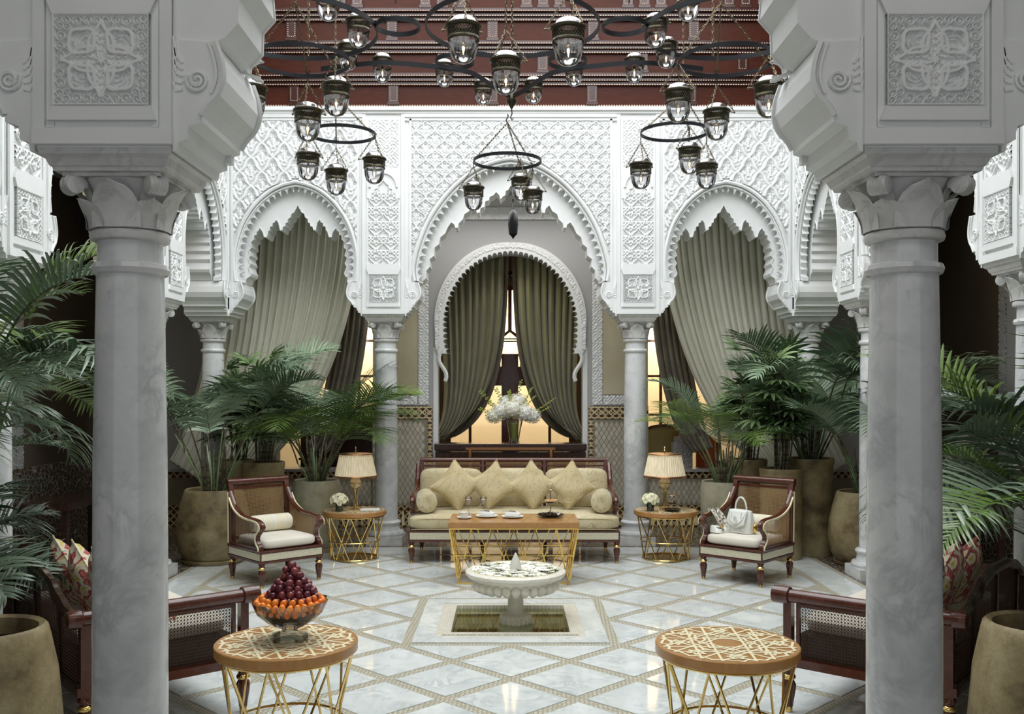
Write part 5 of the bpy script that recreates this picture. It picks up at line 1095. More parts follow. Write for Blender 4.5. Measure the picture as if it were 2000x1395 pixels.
for s in (-1, 1):
    mx = lambda L: [(x*(1 if s < 0 else -1), z) for x, z in L]
    top = [A(862, 560, Yc), A(885, 535, Yc), A(915, 505, Yc), A(950, 485, Yc), A(984, 482, Yc)]; bot = [A(843, 852, Yc), A(850, 858, Yc), A(858, 860, Yc), A(862, 856, Yc), A(868, 846, Yc)]
    drape('olive_curtain', 'olive velvet curtain tied back on the %s of the central arch' % ('left' if s < 0 else 'right'), 'olive_curtain', Yc, mx(top), mx(bot), 9, .075, .66, .0, dirx=1 if s < 0 else -1, group='olive curtains of the central arch')
    top = [A(960, 500, Yc+.2), A(992, 500, Yc+.2)]; bot = [A(862, 862, Yc+.2), A(890, 852, Yc+.2)]
    drape('lining_curtain', 'narrow striped curtain hanging behind the olive one on the %s' % ('left' if s < 0 else 'right'), 'dark_curtain', Yc+.2, mx(top), mx(bot), 4, .035, .55, .05, dirx=1 if s < 0 else -1, group='striped lining curtains')
    b = MB(); b.path([(s*.85, Yc-.06, 1.15), (s*.72, Yc-.12, 1.16), (s*.70, Yc, 1.18), (s*.86, Yc+.04, 1.17)], .018, 6)
    # pale curtains of the side bays (left measured, right mirrored)
    Yp = 11.75
    top = [A(425, 375, Yp), A(520, 375, Yp), A(620, 375, Yp), A(708, 375, Yp)]; bot = [A(330, 900, Yp), A(400, 945, Yp), A(440, 935, Yp), A(500, 920, Yp)]
    drape('pale_curtain', 'tall pale gauze curtain swept towards the %s corner' % ('left' if s < 0 else 'right'), 'pale_curtain', Yp, mx(top), mx(bot), 21, .026, .55, .12, dirx=1 if s < 0 else -1, group='pale gauze curtains', nv=50)
    top = [A(660, 470, Yp+.25), A(725, 470, Yp+.25)]; bot = [A(600, 875, Yp+.25), A(640, 885, Yp+.25)]
    drape('striped_curtain', 'dark brown curtain beside the pale one in the %s bay' % ('left' if s < 0 else 'right'), 'dark_curtain', Yp+.25, mx(top), mx(bot), 6, .04, .30, 0, dirx=1 if s < 0 else -1, group='dark brown curtains of the side bays')
    # gauze curtain in the side gallery
    b = MB(); nf = 10
    b.grid(lambda u, v: (s*(4.3-.25*sin(v*1.6)+.035*cos(2*pi*nf*u)), 9.6+1.9*u*(1-.55*v*v)+.4*v, 4.05-3.35*v), nf*8, 30); o = b.build('gauze_curtain', M['pale_curtain'], fix=False); m_ = o.modifiers.new('solid', 'SOLIDIFY'); m_.thickness = .006
    tag(o, 'pale gauze curtain hanging in the side gallery at the far %s' % ('left' if s < 0 else 'right'), 'curtain', 'pale gauze curtains')
# things in the salon seen through the right bay
ac_ = thing('tub_chair', 'round-backed gilt velvet tub chair beyond the parapet on the right', 'armchair', (1.98, 12.9, 0), R(200))
b = MB(); b.grid(lambda u, v: ((.28+.03*v)*cos(pi*u), (.28+.03*v)*sin(pi*u), .45+(.82-.22*abs(2*u-1)**3)*v), 24, 8); o = b.build('shell_back', M['gilt_velvet'], ac_); m_ = o.modifiers.new('solid', 'SOLIDIFY'); m_.thickness = .05
b = MB(); b.path([((.325)*cos(pi*u/24), .325*sin(pi*u/24), 1.28-.22*abs(2*u/24-1)**3) for u in range(25)], .014, 6); b.build('back_rim', M['mahogany'], ac_); box_cushion(.5, .5, .16, 4).build('seat', M['gilt_velvet'], ac_, loc=(0, -.02, .40))
for k in range(4): put('leg', LEG, ac_, loc=((-1)**k*.2, (.2 if k > 1 else -.2), 0), scale=(1, 1, 1.86))
sl_ = thing('square_lantern_stand', 'pale stone pedestal carrying a small roofed lantern on the right sill', 'lantern', (2.22, 12.33, .735))
MB().box(-.15, .10, -.08, .10, 0, .33).build('granite_block', M['granite'], sl_, smooth=False); MB().box(-.12, .06, -.06, .08, .33, .40).build('granite_cap', M['granite'], sl_, smooth=False)
b = MB(); b.box(-.045, .045, -.04, .04, .40, .90); b.box(-.06, .06, -.055, .055, .40, .43); b.box(-.06, .06, -.055, .055, .55, .56); b.build('shaft', M['table_wood'], sl_, smooth=False)
MB().box(-.14, .14, -.12, .12, .90, .945).build('gilt_cornice', M['inlay'], sl_, smooth=False)
b = MB(); b.add([(-.15, -.13, .945), (.15, -.13, .945), (.15, .13, .945), (-.15, .13, .945), (-.06, -.04, 1.06), (.06, -.04, 1.06), (.06, .04, 1.06), (-.06, .04, 1.06)], [(3, 2, 1, 0), (4, 5, 6, 7), (0, 1, 5, 4), (1, 2, 6, 5), (2, 3, 7, 6), (3, 0, 4, 7)]); b.build('roof', M['grey_stone'], sl_, smooth=False)
t = thing('orange_drum', 'glossy orange-brown drum pedestal beside the granite block', 'pedestal', (2.58, 12.6, 0)); MB().lathe([(.001, 0), (.15, 0), (.15, 1.15), (.14, 1.18), (.001, 1.18)], 28, caps=False).build('drum', M['orange_panel'], t); MB().lathe([(.155, .02), (.155, .06)], 28).build('foot_ring', M['dark_wood'], t)
t = thing('wicker_hammock_basket', 'open-weave wicker basket hanging behind the palms on the right', 'basket', (2.72, 12.1, 1.42))
b = MB()
for k in range(9): b.path([(.36*cos(a)*cos(k*.17-.7), -.02-.13*sin(a), -.30*sin(a)*1.0+.12*sin(k*.17-.7)) for a in [pi*i/14 for i in range(15)]], .006, 4)
for k in range(6): a = pi*(k+1)/7; b.path([(.36*cos(a)*cos(j*.17-.7), -.02-.13*sin(a), -.30*sin(a)+.12*sin(j*.17-.7)) for j in range(9)], .006, 4)
b.build('weave', M['inlay'], t); MB().path([(.37*cos(a), -.03-.12*sin(a), -.31*sin(a)) for a in [pi*i/20 for i in range(21)]], .02, 6).build('rim', M['alabaster'], t); MB().path([(0, 0, .1), (0, 0, 2.62)], .005, 4).build('cord', M['chain'], t)
t = thing('cover_cabinet', 'dark display cabinet widened to cover the bright gap behind the left lamp', 'cabinet', (-2.25, 13.0, 0)); b = MB(); b.box(-.55, .55, -.15, .15, 0, 1.45); b.build('carcass', M['dark_wood'], t, smooth=False)  # cabinet enlarged to hide bright salon light between the palms
for k in range(3): MB().box(-.57, .57, -.18, .17, .3+k*.5, .33+k*.5).build('shelf', M['mahogany'], t, smooth=False)
for s in (-1, 1):
    t = thing('bench', 'low dark wooden bench in the %s gallery behind the clay pot' % ('left' if s < 0 else 'right'), 'bench', (s*4.35, 9.7, 0)); MB().box(-.25, .25, -.8, .8, .62, .68).build('bench_top', M['dark_wood'], t, smooth=False)
    for x in (-.2, .2):
        for y in (-.75, .75): MB().box(x-.03, x+.03, y-.03, y+.03, 0, .62).build('leg', M['dark_wood'], t, smooth=False)
# small iron ring chandelier in the central arch
t = thing('iron_ring_light', 'thin black ring chandelier hanging inside the curtained arch', 'chandelier', (0, 13.2, 2.42)); MB().path([(.34*cos(k*pi/16), .34*sin(k*pi/16), 0) for k in range(32)], .010, 5, True).build('ring', M['iron'], t)
b = MB()
for k in range(3): a = k*2.1+.5; b.path([(.34*cos(a), .34*sin(a), 0), (0, 0, .9)], .006, 4)
b.build('chains', M['iron'], t); b = MB(); b.sph((0, 0, .92), .04, 8, 6); b.path([(0, 0, .92), (0, 0, 1.44)], .01, 6); b.build('stem', M['iron'], t)
for k in range(2): MB().lathe([(.001, -.45), (.10, -.42), (.13, -.33), (.12, -.22), (.001, -.2)], 16, (-.26+k*.52, -.15, -.02), caps=False).build('shade', M['dark_wood'], t)
b = MB()
for k in range(2): b.path([(-.26+k*.52, -.15, 0), (-.26+k*.52, -.15, -.24)], .006, 4)
b.build('drop', M['iron'], t)
t = thing('hanging_lantern', 'dark pierced lantern at the top of the central arch', 'lantern', (.03, 11.5, 3.72)); MB().lathe([(.001, -.18), (.02, -.15), (.05, -.12), (.06, 0), (.05, .12), (.02, .16), (.001, .18)], 8).build('body', M['iron'], t); MB().path([(0, 0, .15), (0, 0, .34)], .008, 5).build('chain', M['iron'], t)
# ================================================================ POTS AND PALMS
def pot_profile(kind, H, r):
    if kind == 'belly': P = [(r*.72, 0), (r*.76, .02*H), (r*.93, .18*H), (r*1.0, .38*H), (r*.97, .58*H), (r*.88, .80*H), (r*.79, .95*H), (r*.77, .985*H), (r*.74, H), (r*.69, .99*H), (r*.68, .90*H)]
    elif kind == 'vase': P = [(r*.62, 0), (r*.70, .03*H), (r*.86, .25*H), (r*.97, .55*H), (r*1.0, .78*H), (r*.97, .94*H), (r*.93, H), (r*.86, .99*H), (r*.84, .88*H)]
    elif kind == 'near': P = [(r*1.0, 0), (r*1.02, .05*H), (r*1.02, .35*H), (r*.95, .7*H), (r*.84, .93*H), (r*.81, .98*H), (r*.76, H), (r*.68, .985*H), (r*.66, .88*H)]
    else: P = [(r*.96, 0), (r*.97, .03*H), (r*.98, .5*H), (r*1.0, .93*H), (r*1.03, .955*H), (r*1.03, .985*H), (r*1.0, H), (r*.90, .99*H), (r*.89, .88*H)]
    return P[:1]+P[:-1]+[P[-1]]
def frond_mesh(L, arch, npair, lw, ll, droop, mname, seed, up=1.0, vee=.5):
    """pinnate palm frond: rachis arching from the origin towards +x"""
    rn = random.Random(seed); b = MB(); P = []
    n = 14; ang = up; x = z = 0
    for i in range(n+1):
        P.append((x, .03*L*sin(i*.4+seed)*i/n, z)); ang = up-arch*(i/n)**1.25; x += L/n*cos(ang); z += L/n*sin(ang)
    b.cur = 1; b.path(P, [.008*(1-.8*i/n)*L**.5 for i in range(n+1)], 4)
    b.cur = 0
    for k in range(npair):
        u = .26+.74*(k+.5)/npair; s_ = u*n; i = min(int(s_), n-1); f_ = s_-i; p = Vector(P[i]).lerp(Vector(P[i+1]), f_); tdir = (Vector(P[i+1])-Vector(P[i])).normalized(); nrm = tdir.cross(Vector((0, 1, 0))).normalized()*-1
        if nrm.z < 0: nrm = -nrm
        l = ll*L*(sin(pi*min(1, .18+.80*(u-.2)/.8))**.6)*rn.uniform(.88, 1.1)*(1-.25*max(0, u-.8)/.2)
        fw = .30+.75*(u-.26)
        for sd in (-1, 1):
            d = (Vector((0, sd, 0))*cos(fw)+tdir*sin(fw)+nrm*vee*rn.uniform(.5, 1.1)).normalized(); w = lw*rn.uniform(.8, 1.15); side = tdir*1.0; q = p.copy(); m = 5; V = []
            for j in range(m+1):
                t_ = j/m; ww = w*(.35+.65*sin(pi*min(1, .15+.6*t_)))*(1-t_**3*.95); 
                V += [q-side*ww*.5, q+nrm*ww*.12, q+side*ww*.5]
                dd = d+Vector((0, 0, -1))*droop*(t_**1.3)*1.6; dd.normalize(); q = q+dd*l/m
            b.add(V, [(j*3+c_, j*3+c_+1, j*3+c_+4, j*3+c_+3) for j in range(m) for c_ in (0, 1)])
    return b.data('frond', [M[mname], M['cane_stem']], True, False)
def fan_mesh(R_, n, w, seed, mname='lady_palm_leaf'):
    rn = random.Random(seed); b = MB(); b.cur = 1; b.path([(0, 0, 0), (R_*.35, 0, R_*.28), (R_*.6, 0, R_*.34)], .003, 4); b.cur = 0; c = Vector((R_*.6, 0, R_*.34))
    for k in range(n):
        a = (k/(n-1)-.5)*2.7; d = Vector((cos(a), sin(a), .1*rn.uniform(-.6, 1))); side = Vector((-sin(a), cos(a), 0)); l = R_*(1-.22*abs(a)/1.35)*rn.uniform(.85, 1.1); q = c.copy(); V = []
        for j in range(6):
            t_ = j/5; ww = w*(.35+.65*sin(pi*min(1, .12+.65*t_)))*(1-.7*t_**4); V += [q-side*ww*.5, q+Vector((0, 0, -ww*.15)), q+side*ww*.5]; q = q+(d+Vector((0, 0, -.75*t_))).normalized()*l/5
        b.add(V, [(j*3+c_, j*3+c_+1, j*3+c_+4, j*3+c_+3) for j in range(5) for c_ in (0, 1)])
    return b.data('fan_leaf', [M[mname], M['cane_stem']], True, False)
FR = {}
def fronds(kind):
    if kind in FR: return FR[kind]
    if kind == 'kentia': r_ = [frond_mesh(1.0, 1.25+.25*i, 28, .030, .46, .45+.12*i, 'palm_leaf', i+1) for i in range(4)]
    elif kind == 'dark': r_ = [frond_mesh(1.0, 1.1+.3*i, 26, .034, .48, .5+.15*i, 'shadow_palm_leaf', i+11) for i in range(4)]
    elif kind == 'bright': r_ = [frond_mesh(1.0, 1.35, 30, .024, .40, .5, 'bright_palm_leaf', 31), frond_mesh(1.0, 1.1, 30, .024, .40, .4, 'bright_palm_leaf', 32)]
    elif kind == 'areca': r_ = [frond_mesh(1.0, 1.2+.3*i, 34, .018, .42, .35, 'palm_leaf' if i % 2 else 'bright_palm_leaf', i+21, vee=.25) for i in range(3)]
    elif kind == 'lady': r_ = [fan_mesh(.28, 8, .040, i+41) for i in range(3)]
    FR[kind] = r_; return r_
def potted(label, loc, pk, H, r, plant, scale=1., n=12, seed=1, matn='clay_pot', saucer=True, group='potted palms', az=None, up=(55, 85), height=.0, cat='potted palm', spread=1., lf=1.):
    t = thing('potted_palm', label, cat, loc, 0, group); rn = random.Random(seed)
    MB().lathe(pot_profile(pk, H, r), 44, caps=False).build('pot', M[matn], t); rim = pot_profile(pk, H, r)[-1][0]
    MB().lathe([(.001, H*.90), (rim*.6, H*.915), (rim*1.02, H*.90)], 20, caps=False).build('soil', M['soil'], t)
    if saucer: MB().lathe([(.001, 0), (r*.80, 0), (r*.86, .03), (r*.86, .045), (r*.74, .03)], 36, caps=False).build('saucer', M[matn], t)
    z0 = H*.9; fm_ = fronds(plant if plant != 'mixed' else 'kentia')
    if plant == 'lady':
        b = MB(); tips = []
        for k in range(n):
            a = rn.uniform(0, 2*pi); d = rn.uniform(.03, .55)*rim; hh = scale*rn.uniform(.45, 1.0); x, y = d*cos(a), d*sin(a); lx, ly = x*(1+1.2*hh)*spread, y*(1+1.2*hh)*spread
            b.path([(x, y, z0-.02), ((x+lx)/2+.02, (y+ly)/2, z0+hh*.5), (lx, ly, z0+hh)], .009, 6); tips.append((lx, ly, z0+hh, x, y))
        b.build('canes', M['cane_stem'], t)
        for (x, y, z, x0, y0) in tips:
            for j in range(5):
                f_ = 1-j*.13; az_ = rn.uniform(0, 2*pi); p = (x0+(x-x0)*f_, y0+(y-y0)*f_, z0+(z-z0)*f_)
                put('fan_leaf', fm_[rn.randrange(3)], t, loc=p, rot=(rn.uniform(-.2, .2), -rn.uniform(-.15, .75) if j else -1.0, az_), scale=rn.uniform(.8, 1.15))
        return t
    b = MB(); K = 5
    for k in range(K+2): a = 2*pi*k/K; rr = rim*.35; b.path([(rr*cos(a), rr*sin(a), z0-.03), (rr*1.1*cos(a), rr*1.1*sin(a), z0+.16), (rr*1.3*cos(a+.2), rr*1.3*sin(a+.2), z0+.30+.1*(k % 3))], [.024, .018, .008], 7)
    b.build('stem', M['cane_stem'], t)
    for k in range(n):
        a = (2*pi*k*.382+rn.uniform(-.3, .3)) if az is None else rn.uniform(*az); s = scale*rn.uniform(.75, 1.12); el = R(rn.uniform(*up)); base = rim*.3
        # petiole lifts the leafy part, so the frond starts above the pot
        pl = height*rn.uniform(.5, 1.0); lean_ = (.25+.35*rn.random())*lf
        p0 = Vector((base*cos(a), base*sin(a), z0)); p1 = p0+Vector((cos(a)*lean_*pl, sin(a)*lean_*pl, pl))
        if pl > .05: MB().path([p0, (p0+p1)/2+Vector((0, 0, .04)), p1], [.011, .009, .007], 5).build('leaf_stalk', M['cane_stem'] if k % 2 else M['lady_palm_leaf'], t)
        me = fm_[k % len(fm_)] if not (plant == 'mixed' and k % 4 == 0) else fronds('bright')[k % 2]
        put('frond', me, t, loc=p1, rot=(rn.uniform(-.25, .25), -(el-1.0), a), scale=s)
    return t
potted('big round-bellied clay pot with a fan-leaved palm, left of the left armchair', (-3.02, 9.78, 0), 'belly', .74, .37, 'kentia', .95, 15, 3, height=.85)
potted('dark brown pot with a lady palm in the far left corner', (-2.98, 10.50, 0), 'cyl', .98, .17, 'lady', 1.0, 11, 5, saucer=False, group='potted lady palms')
potted('tall clay pot with a lady palm behind the left armchair', (-2.66, 10.35, 0), 'cyl', .97, .22, 'lady', 1.05, 16, 8, group='potted lady palms')
potted('pale pot with a broad feathery palm just left of the lamp', (-2.10, 10.42, 0), 'vase', .77, .255, 'areca', 1.2, 22, 12, 'pale_pot', height=.45, up=(50, 88))
potted('pale pot with an airy palm behind the right armchair', (2.30, 10.38, 0), 'vase', .76, .255, 'areca', .88, 16, 15, 'pale_pot', height=.6, up=(45, 85))
potted('straight tall pot with bamboo-like palm, second from the right armchair back', (2.80, 9.98, 0), 'cyl', .93, .215, 'lady', 1.15, 22, 18, group='potted lady palms')
potted('shorter straight pot with leafy canes, set back behind the others on the right', (2.62, 10.62, 0), 'cyl', .98, .20, 'lady', 1.1, 11, 19, saucer=False, group='potted lady palms')
potted('tallest straight pot with an arching palm, right side', (3.18, 10.22, 0), 'cyl', 1.02, .235, 'kentia', 1.0, 16, 22, height=.75)
potted('big round-bellied clay pot with a palm, farthest right of the far group', (3.55, 9.62, 0), 'belly', .73, .37, 'kentia', 1.1, 16, 24, height=.65)
# near pots in the lower corners
for s, lab in ((-1, 'large empty clay pot cut by the lower left corner of the picture'), (1, 'large empty clay pot cut by the lower right corner of the picture')):
    t = thing('clay_urn', lab, 'pot', (s*2.335+.02, 4.22 if s < 0 else 4.30, 0), 0, 'large empty clay pots'); MB().lathe(pot_profile('near', .71, .30), 56, caps=False).build('body', M['clay_pot'], t); MB().lathe([(.001, .5), (.22, .5)], 20, caps=False).build('soil', M['soil'], t)
potted('big dark palm hanging over the left settee', (-2.98, 4.95, 0), 'belly', .6, .25, 'mixed', .88, 40, 31, height=1.35, lf=.42, up=(25, 84), group='large near palms')
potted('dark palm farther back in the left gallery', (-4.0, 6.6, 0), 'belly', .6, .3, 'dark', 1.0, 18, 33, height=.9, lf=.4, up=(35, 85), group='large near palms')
potted('bright feathery palm hanging over the right settee', (3.05, 5.05, 0), 'belly', .5, .27, 'bright', 1.0, 16, 35, height=.95, up=(20, 75), group='large near palms')
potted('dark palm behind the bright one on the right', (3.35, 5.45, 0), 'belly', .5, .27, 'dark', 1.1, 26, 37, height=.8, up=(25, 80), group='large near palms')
# ================================================================ CHANDELIERS AND LANTERNS
def link_chain(b, p, q, s=.011, w=.0022):
    p, q = Vector(p), Vector(q); d = q-p; L_ = d.length; n = max(2, int(L_/(s*1.55))); d.normalize(); a = d.orthogonal().normalized(); c = d.cross(a)
    for k in range(n):
        m = p+d*(L_*(k+.5)/n); e1 = a if k % 2 else c; h = L_/n*.78
        b.path([m+d*h*cos(t_)+e1*s*.42*sin(t_) for t_ in [2*pi*i/8 for i in range(8)]], w, 4, True)
def lantern_proto(hang):
    t = thing('glass_lantern', 'x', 'lantern')
    b = MB(); b.lathe([(.36, .10), (.44, .09), (.53, .05), (.555, .03), (.56, -.01), (.53, -.04), (.50, -.05), (.495, -.08), (.50, -.10), (.488, -.36), (.50, -.38), (.505, -.43), (.47, -.46)], 36)
    b2 = MB(); b2.lathe([(.56, .03), (.57, .01), (.56, -.02)], 36)
    n = 36                                           # pierced collar: lattice of thin bars between two rims
    b = MB(); b.lathe([(.40, .10), (.47, .085), (.54, .05), (.565, .03), (.565, -.02), (.53, -.05), (.50, -.06), (.45, -.06), (.50, .02), (.40, .09)], 36, caps=False); b.lathe([(.505, -.06), (.508, -.10), (.498, -.10), (.495, -.06)], 36, caps=False); b.lathe([(.49, -.34), (.505, -.36), (.51, -.44), (.49, -.46), (.475, -.44), (.48, -.34)], 36, caps=False)
    for k in range(n):
        for s in (-1, 1):
            b.path([((.500-.008*f_)*cos(2*pi*(k+s*f_*2)/n), (.500-.008*f_)*sin(2*pi*(k+s*f_*2)/n), -.10-.24*f_) for f_ in (0, .5, 1)], .012, 4)
    b.build('metal_collar', M['bronze'], t)
    MB().lathe([(.42, .09), (.40, .19), (.32, .27), (.18, .325), (.05, .345), (.001, .346)], 32, caps=False).build('glass_dome', M['dome_glass'], t)
    b = MB(); b.lathe([(.47, -.42), (.465, -.60), (.44, -.80), (.37, -.98), (.25, -1.10), (.12, -1.155), (.001, -1.165)], 32, caps=False); b.build('glass_bell', M['lantern_glass'], t)
    bl = MB().lathe([(.05, -.50), (.085, -.56), (.10, -.64), (.085, -.74), (.05, -.82), (.015, -.88), (.001, -.885)], 16, caps=False).build('bulb', M['bulb_glass'], t)
    MB().sph((0, 0, -.70), (.040, .040, .085), 10, 8).build('filament', M['filament'], bl); MB().lathe([(.001, -.1), (.045, -.1), (.05, -.5), (.03, -.52), (.001, -.52)], 12, caps=False).build('lamp_holder', M['bronze'], t)
    for k in range(3):
        b = MB(); a = 2*pi*k/3+.45; ca, sa = cos(a), sin(a); b.path([(.55*ca, .55*sa, .01), (.64*ca, .64*sa, -.03), (.70*ca, .70*sa, -.01), (.72*ca, .72*sa, .04)], .022, 6); b.sph((.72*ca, .72*sa, -.03), .045, 8, 6)
        if hang: link_chain(b, (.70*ca, .70*sa, .03), (0.02*ca, .02*sa, 1.05), .085, .012)
        if hang and k == 0: b.path([(.03*cos(q*.7), 0, 1.06+.03*sin(q*.7)) for q in range(9)], .014, 5)
        b.build('chain' if hang else 'knob', M['chain'] if hang else M['bronze'], t, fix=False)
    return t
PH, PN = lantern_proto(True), lantern_proto(False); firsts = {True: PH, False: PN}; usedp = set()
def lantern(px, py, w, label, hang=True, D=.2, group='hanging glass lanterns'):
    Y = D*1880/w*1.1; x, y, z = at(px, py, Y); pr = firsts[hang]
    if hang not in usedp: usedp.add(hang); o = pr
    else: o = copy_tree(pr)
    o.location = (x, y, z); o.scale = (D,)*3; o.rotation_euler = (0, 0, random.uniform(0, 2)); o['label'] = label; o['group'] = group; return o
bpy.context.view_layer.update()
def hoop(b, c, r, z, h=.022, th=.006, n=44, P=None, tilt=0):      # flat iron band standing on edge
    pts = P or [(c[0]+r*cos(2*pi*k/n), c[1]+r*sin(2*pi*k/n), z) for k in range(n)]
    vs = []; m = len(pts)
    for i, p in enumerate(pts):
        a = Vector(pts[(i+1) % m] if (P is None or i < m-1) else p)-Vector(pts[i-1] if (P is None or i > 0) else p); nn = Vector((-a.y, a.x, 0)).normalized()*th/2
        for (s, q) in ((-1, -1), (1, -1), (1, 1), (-1, 1)): vs.append((p[0]+nn.x*s, p[1]+nn.y*s, p[2]+q*h/2))
    R_ = m if P is None else m-1; b.add(vs, [(i*4+k, i*4+(k+1) % 4, ((i+1) % m)*4+(k+1) % 4, ((i+1) % m)*4+k) for i in range(R_) for k in range(4)])
def circ(px, py, w, Y):
    x, y, z = at(px, py, Y); return x, y, z, w*Y/1880/2
def ring_chandelier(label, px, py, w, Y, apex, ups, lan):
    x, y, z, r = circ(px, py, w, Y); t = thing('ring_chandelier', label, 'chandelier', (x, y, z), 0, 'iron ring chandeliers')
    b = MB(); hoop(b, (0, 0), r, 0, .028, .008); b.build('iron_ring', M['iron'], t)
    ax, ay, az = at(apex[0], apex[1], Y); ax, az = ax-x, az-z
    L_ = [lantern(*a) for a in lan]; b = MB(); hooks = MB()
    for o, a in zip(L_, lan):
        # hang it from the point of the ring that lies over it
        best = min((abs(991.5+(x+r*cos(q)+.035)*1880/(y+r*sin(q))-a[0])+2.5*abs(y+r*sin(q)-o.location.y)*6, q) for q in [2*pi*i/180 for i in range(180)])[1]
        d = Vector((r*cos(best), r*sin(best), 0)); f_ = (y+d.y)/o.location.y; o.location.z = 1.75+(o.location.z-1.75)*f_; o.scale = (o.scale[0]*f_,)*3; o.location.x = x+d.x; o.location.y = y+d.y
        b = MB(); link_chain(b, (d.x, d.y, .01), (ax, 0, az), .016, .0028); b.build('chain', M['chain'], t, fix=False); hooks = MB(); top = o.location.z+o.scale[0]*1.08-z; hooks.path([(d.x, d.y, .03), (d.x, d.y+.0, top)], .004, 5)
        for sg in (-1, 1): hooks.path([(d.x*1.02+.0, d.y*1.02, -.0+sg*.02+.012*sin(q*.8)) if 0 else (d.x+sg*.02*cos(q*.7), d.y, .028+.014*sin(q*.7)) for q in range(7)], .003, 4)
        hooks.build('hook', M['iron'], t)
    if ups:
        b = MB(); link_chain(b, (ax, 0, az), (ax, 0, ups-z), .018, .003); b.build('suspension_chain', M['chain'], t, fix=False)
    else:
        b = MB(); b.path([(ax, 0, az), (ax-.012, 0, az+.02), (ax, 0, az+.045), (ax+.008, 0, az+.06), (ax, 0, az+.075)], .006, 6); b.build('hook', M['iron'], t)
    return t
ring_chandelier('small iron ring chandelier in the centre, below the big frame', 991, 315, 132, 8.5, (991, 240), None,
    [(922, 367, 42, 'small lantern on the left of the central lower ring'), (1018, 350, 40, 'small lantern, middle one of the central lower ring'), (1040, 375, 41, 'small lantern lowest on the right of the central lower ring')])
ring_chandelier('small iron ring chandelier at the lower left', 668, 262, 130, 8.4, (655, 185), 6.9,
    [(593, 303, 47, 'small lantern leftmost under the lower left ring'), (657, 334, 45, 'small lantern lowest, in the middle of the lower left ring'), (731, 311, 46, 'small lantern on the right of the lower left ring')])
ring_chandelier('small iron ring chandelier at the lower right', 1318, 258, 132, 8.4, (1335, 185), 6.9,
    [(1251, 322, 45, 'small lantern leftmost under the lower right ring'), (1346, 292, 46, 'small lantern in the middle of the lower right ring'), (1380, 323, 44, 'small lantern rightmost under the lower right ring')])
ring_chandelier('middle-sized iron ring chandelier on the left, three lanterns below', 588, 118, 188, 6.8, (577, 6), 6.9,
    [(492, 172, 60, 'lantern half hidden by the left foreground bracket'), (600, 217, 56, 'lantern hanging lowest from the left middle ring'), (656, 167, 57, 'lantern on the right of the left middle ring')])
ring_chandelier('middle-sized iron ring chandelier on the right, three lanterns below', 1420, 118, 188, 6.8, (1408, 6), 6.9,
    [(1324, 180, 56, 'lantern on the left of the right middle ring'), (1401, 218, 53, 'lantern hanging lowest from the right middle ring'), (1502, 167, 60, 'lantern beside the right foreground bracket')])
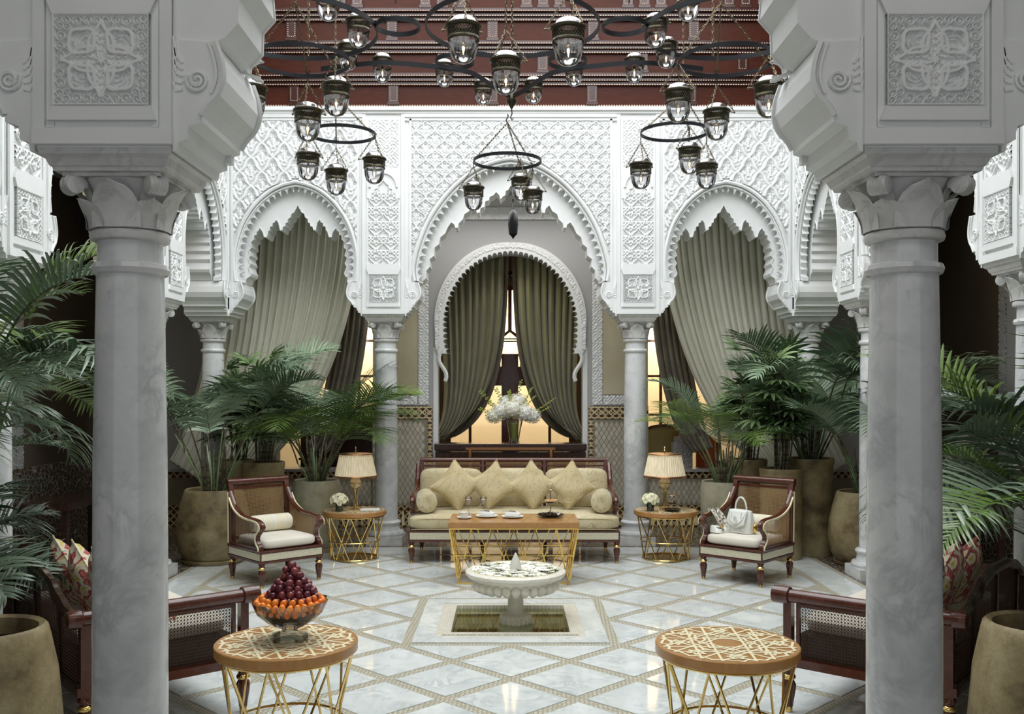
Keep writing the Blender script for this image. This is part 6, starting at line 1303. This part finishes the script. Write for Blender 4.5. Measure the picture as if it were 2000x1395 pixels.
# big frame of hoops
ZW = 4.35; bf = thing('iron_chandelier_frame', 'large black iron chandelier frame of linked rings and curved bars overhead', 'chandelier', (0, 6.9, ZW))
for (x, y, r) in ((0, 0, .62), (-1.6, .05, .62), (1.58, .05, .62), (-.82, 0, .155), (.80, 0, .155), (-.455, .74, .15), (.44, .74, .15)):
    b = MB(); hoop(b, (x, y), r, 0, .035, .010); b.build('iron_ring', M['iron'], bf)
b = MB(); hoop(b, (0, 0), .86, .26, .035, .010, P=[(.86*cos(a), .2-.86*sin(a)*.78+.0, .26) for a in [pi*k/24 for k in range(25)]]); b.build('upper_ring', M['iron'], bf)
for s in (-1, 1):
    P = catmull([(0, 1.6, -.02), (s*.13, 1.44, 0), (s*.25, 1.16, 0), (s*.37, .98, 0), (s*.60, .87, 0), (s*.98, .77, 0), (s*1.26, .82, 0), (s*1.55, .92, 0)], 5); b = MB(); hoop(b, None, 0, 0, .038, .012, P=P); b.build('curved_bar', M['iron'], bf)
b = MB(); b.lathe([(.001, -.13), (.012, -.12), (.02, -.10), (.045, -.075), (.05, -.05), (.03, -.04), (.028, 0), (.012, .03)], 16, (0, 1.6, 0)); b.path([(0, 1.6, -.12), (.004, 1.6, -.17), (-.01, 1.6, -.20), (.004, 1.6, -.225), (.014, 1.6, -.21)], .006, 6); b.build('finial', M['bronze'], bf)
for (x, y) in ((0, .62), (-1.6, .67), (1.58, .67)): b = MB(); link_chain(b, (x, y, .02), (x, y+.0, 2.5), .02, .0035); b.build('suspension_chain', M['chain'], bf, fix=False)
g2 = 'lanterns mounted on the big frame'
for a in ((700, 41, 49, 'lantern just inside the right edge of the left big hoop', False, .165), (680, 91, 43, 'lantern behind the lower edge of the left big hoop', False, .16), (747, 117, 41, 'lantern mounted on the left curved bar, outermost', False, .155), (868, 128, 39, 'lantern mounted behind the small hoop left of centre', False, .155), (944, 164, 38, 'lantern just left of the central finial', False, .155),
          (1281, 41, 48, 'lantern just inside the left edge of the right big hoop', False, .165), (1301, 86, 44, 'lantern behind the lower edge of the right big hoop', False, .16), (1239, 117, 41, 'lantern mounted on the right curved bar, outermost', False, .155), (1121, 127, 39, 'lantern mounted behind the small hoop right of centre', False, .155), (1042, 162, 38, 'lantern just right of the central finial', False, .155)):
    lantern(*a, g2)
b = MB(); lx = []
for a in ((905, 52, 68, 'large near lantern, left of the pair at the top', True), (1110, 56, 69, 'large near lantern, right of the pair at the top', True), (988, 119, 62, 'large lantern hanging in the centre of the frame', True), (641, -14, 52, 'lantern cut by the top edge, left', True), (1344, -14, 52, 'lantern cut by the top edge, right', True)): 
    o = lantern(*a, group='large lanterns on long chains'); q = MB(); link_chain(q, (0, 0, 1.06), (0, 0, (6.95-o.location.z)/.2), .09, .012); q.build('suspension_chain', M['chain'], o, fix=False)
potted('low dark palm filling the gap behind the left settee', (-3.35, 5.35, 0), 'belly', .5, .24, 'dark', .85, 18, 39, height=.35, up=(15, 75), group='large near palms', lf=.6)
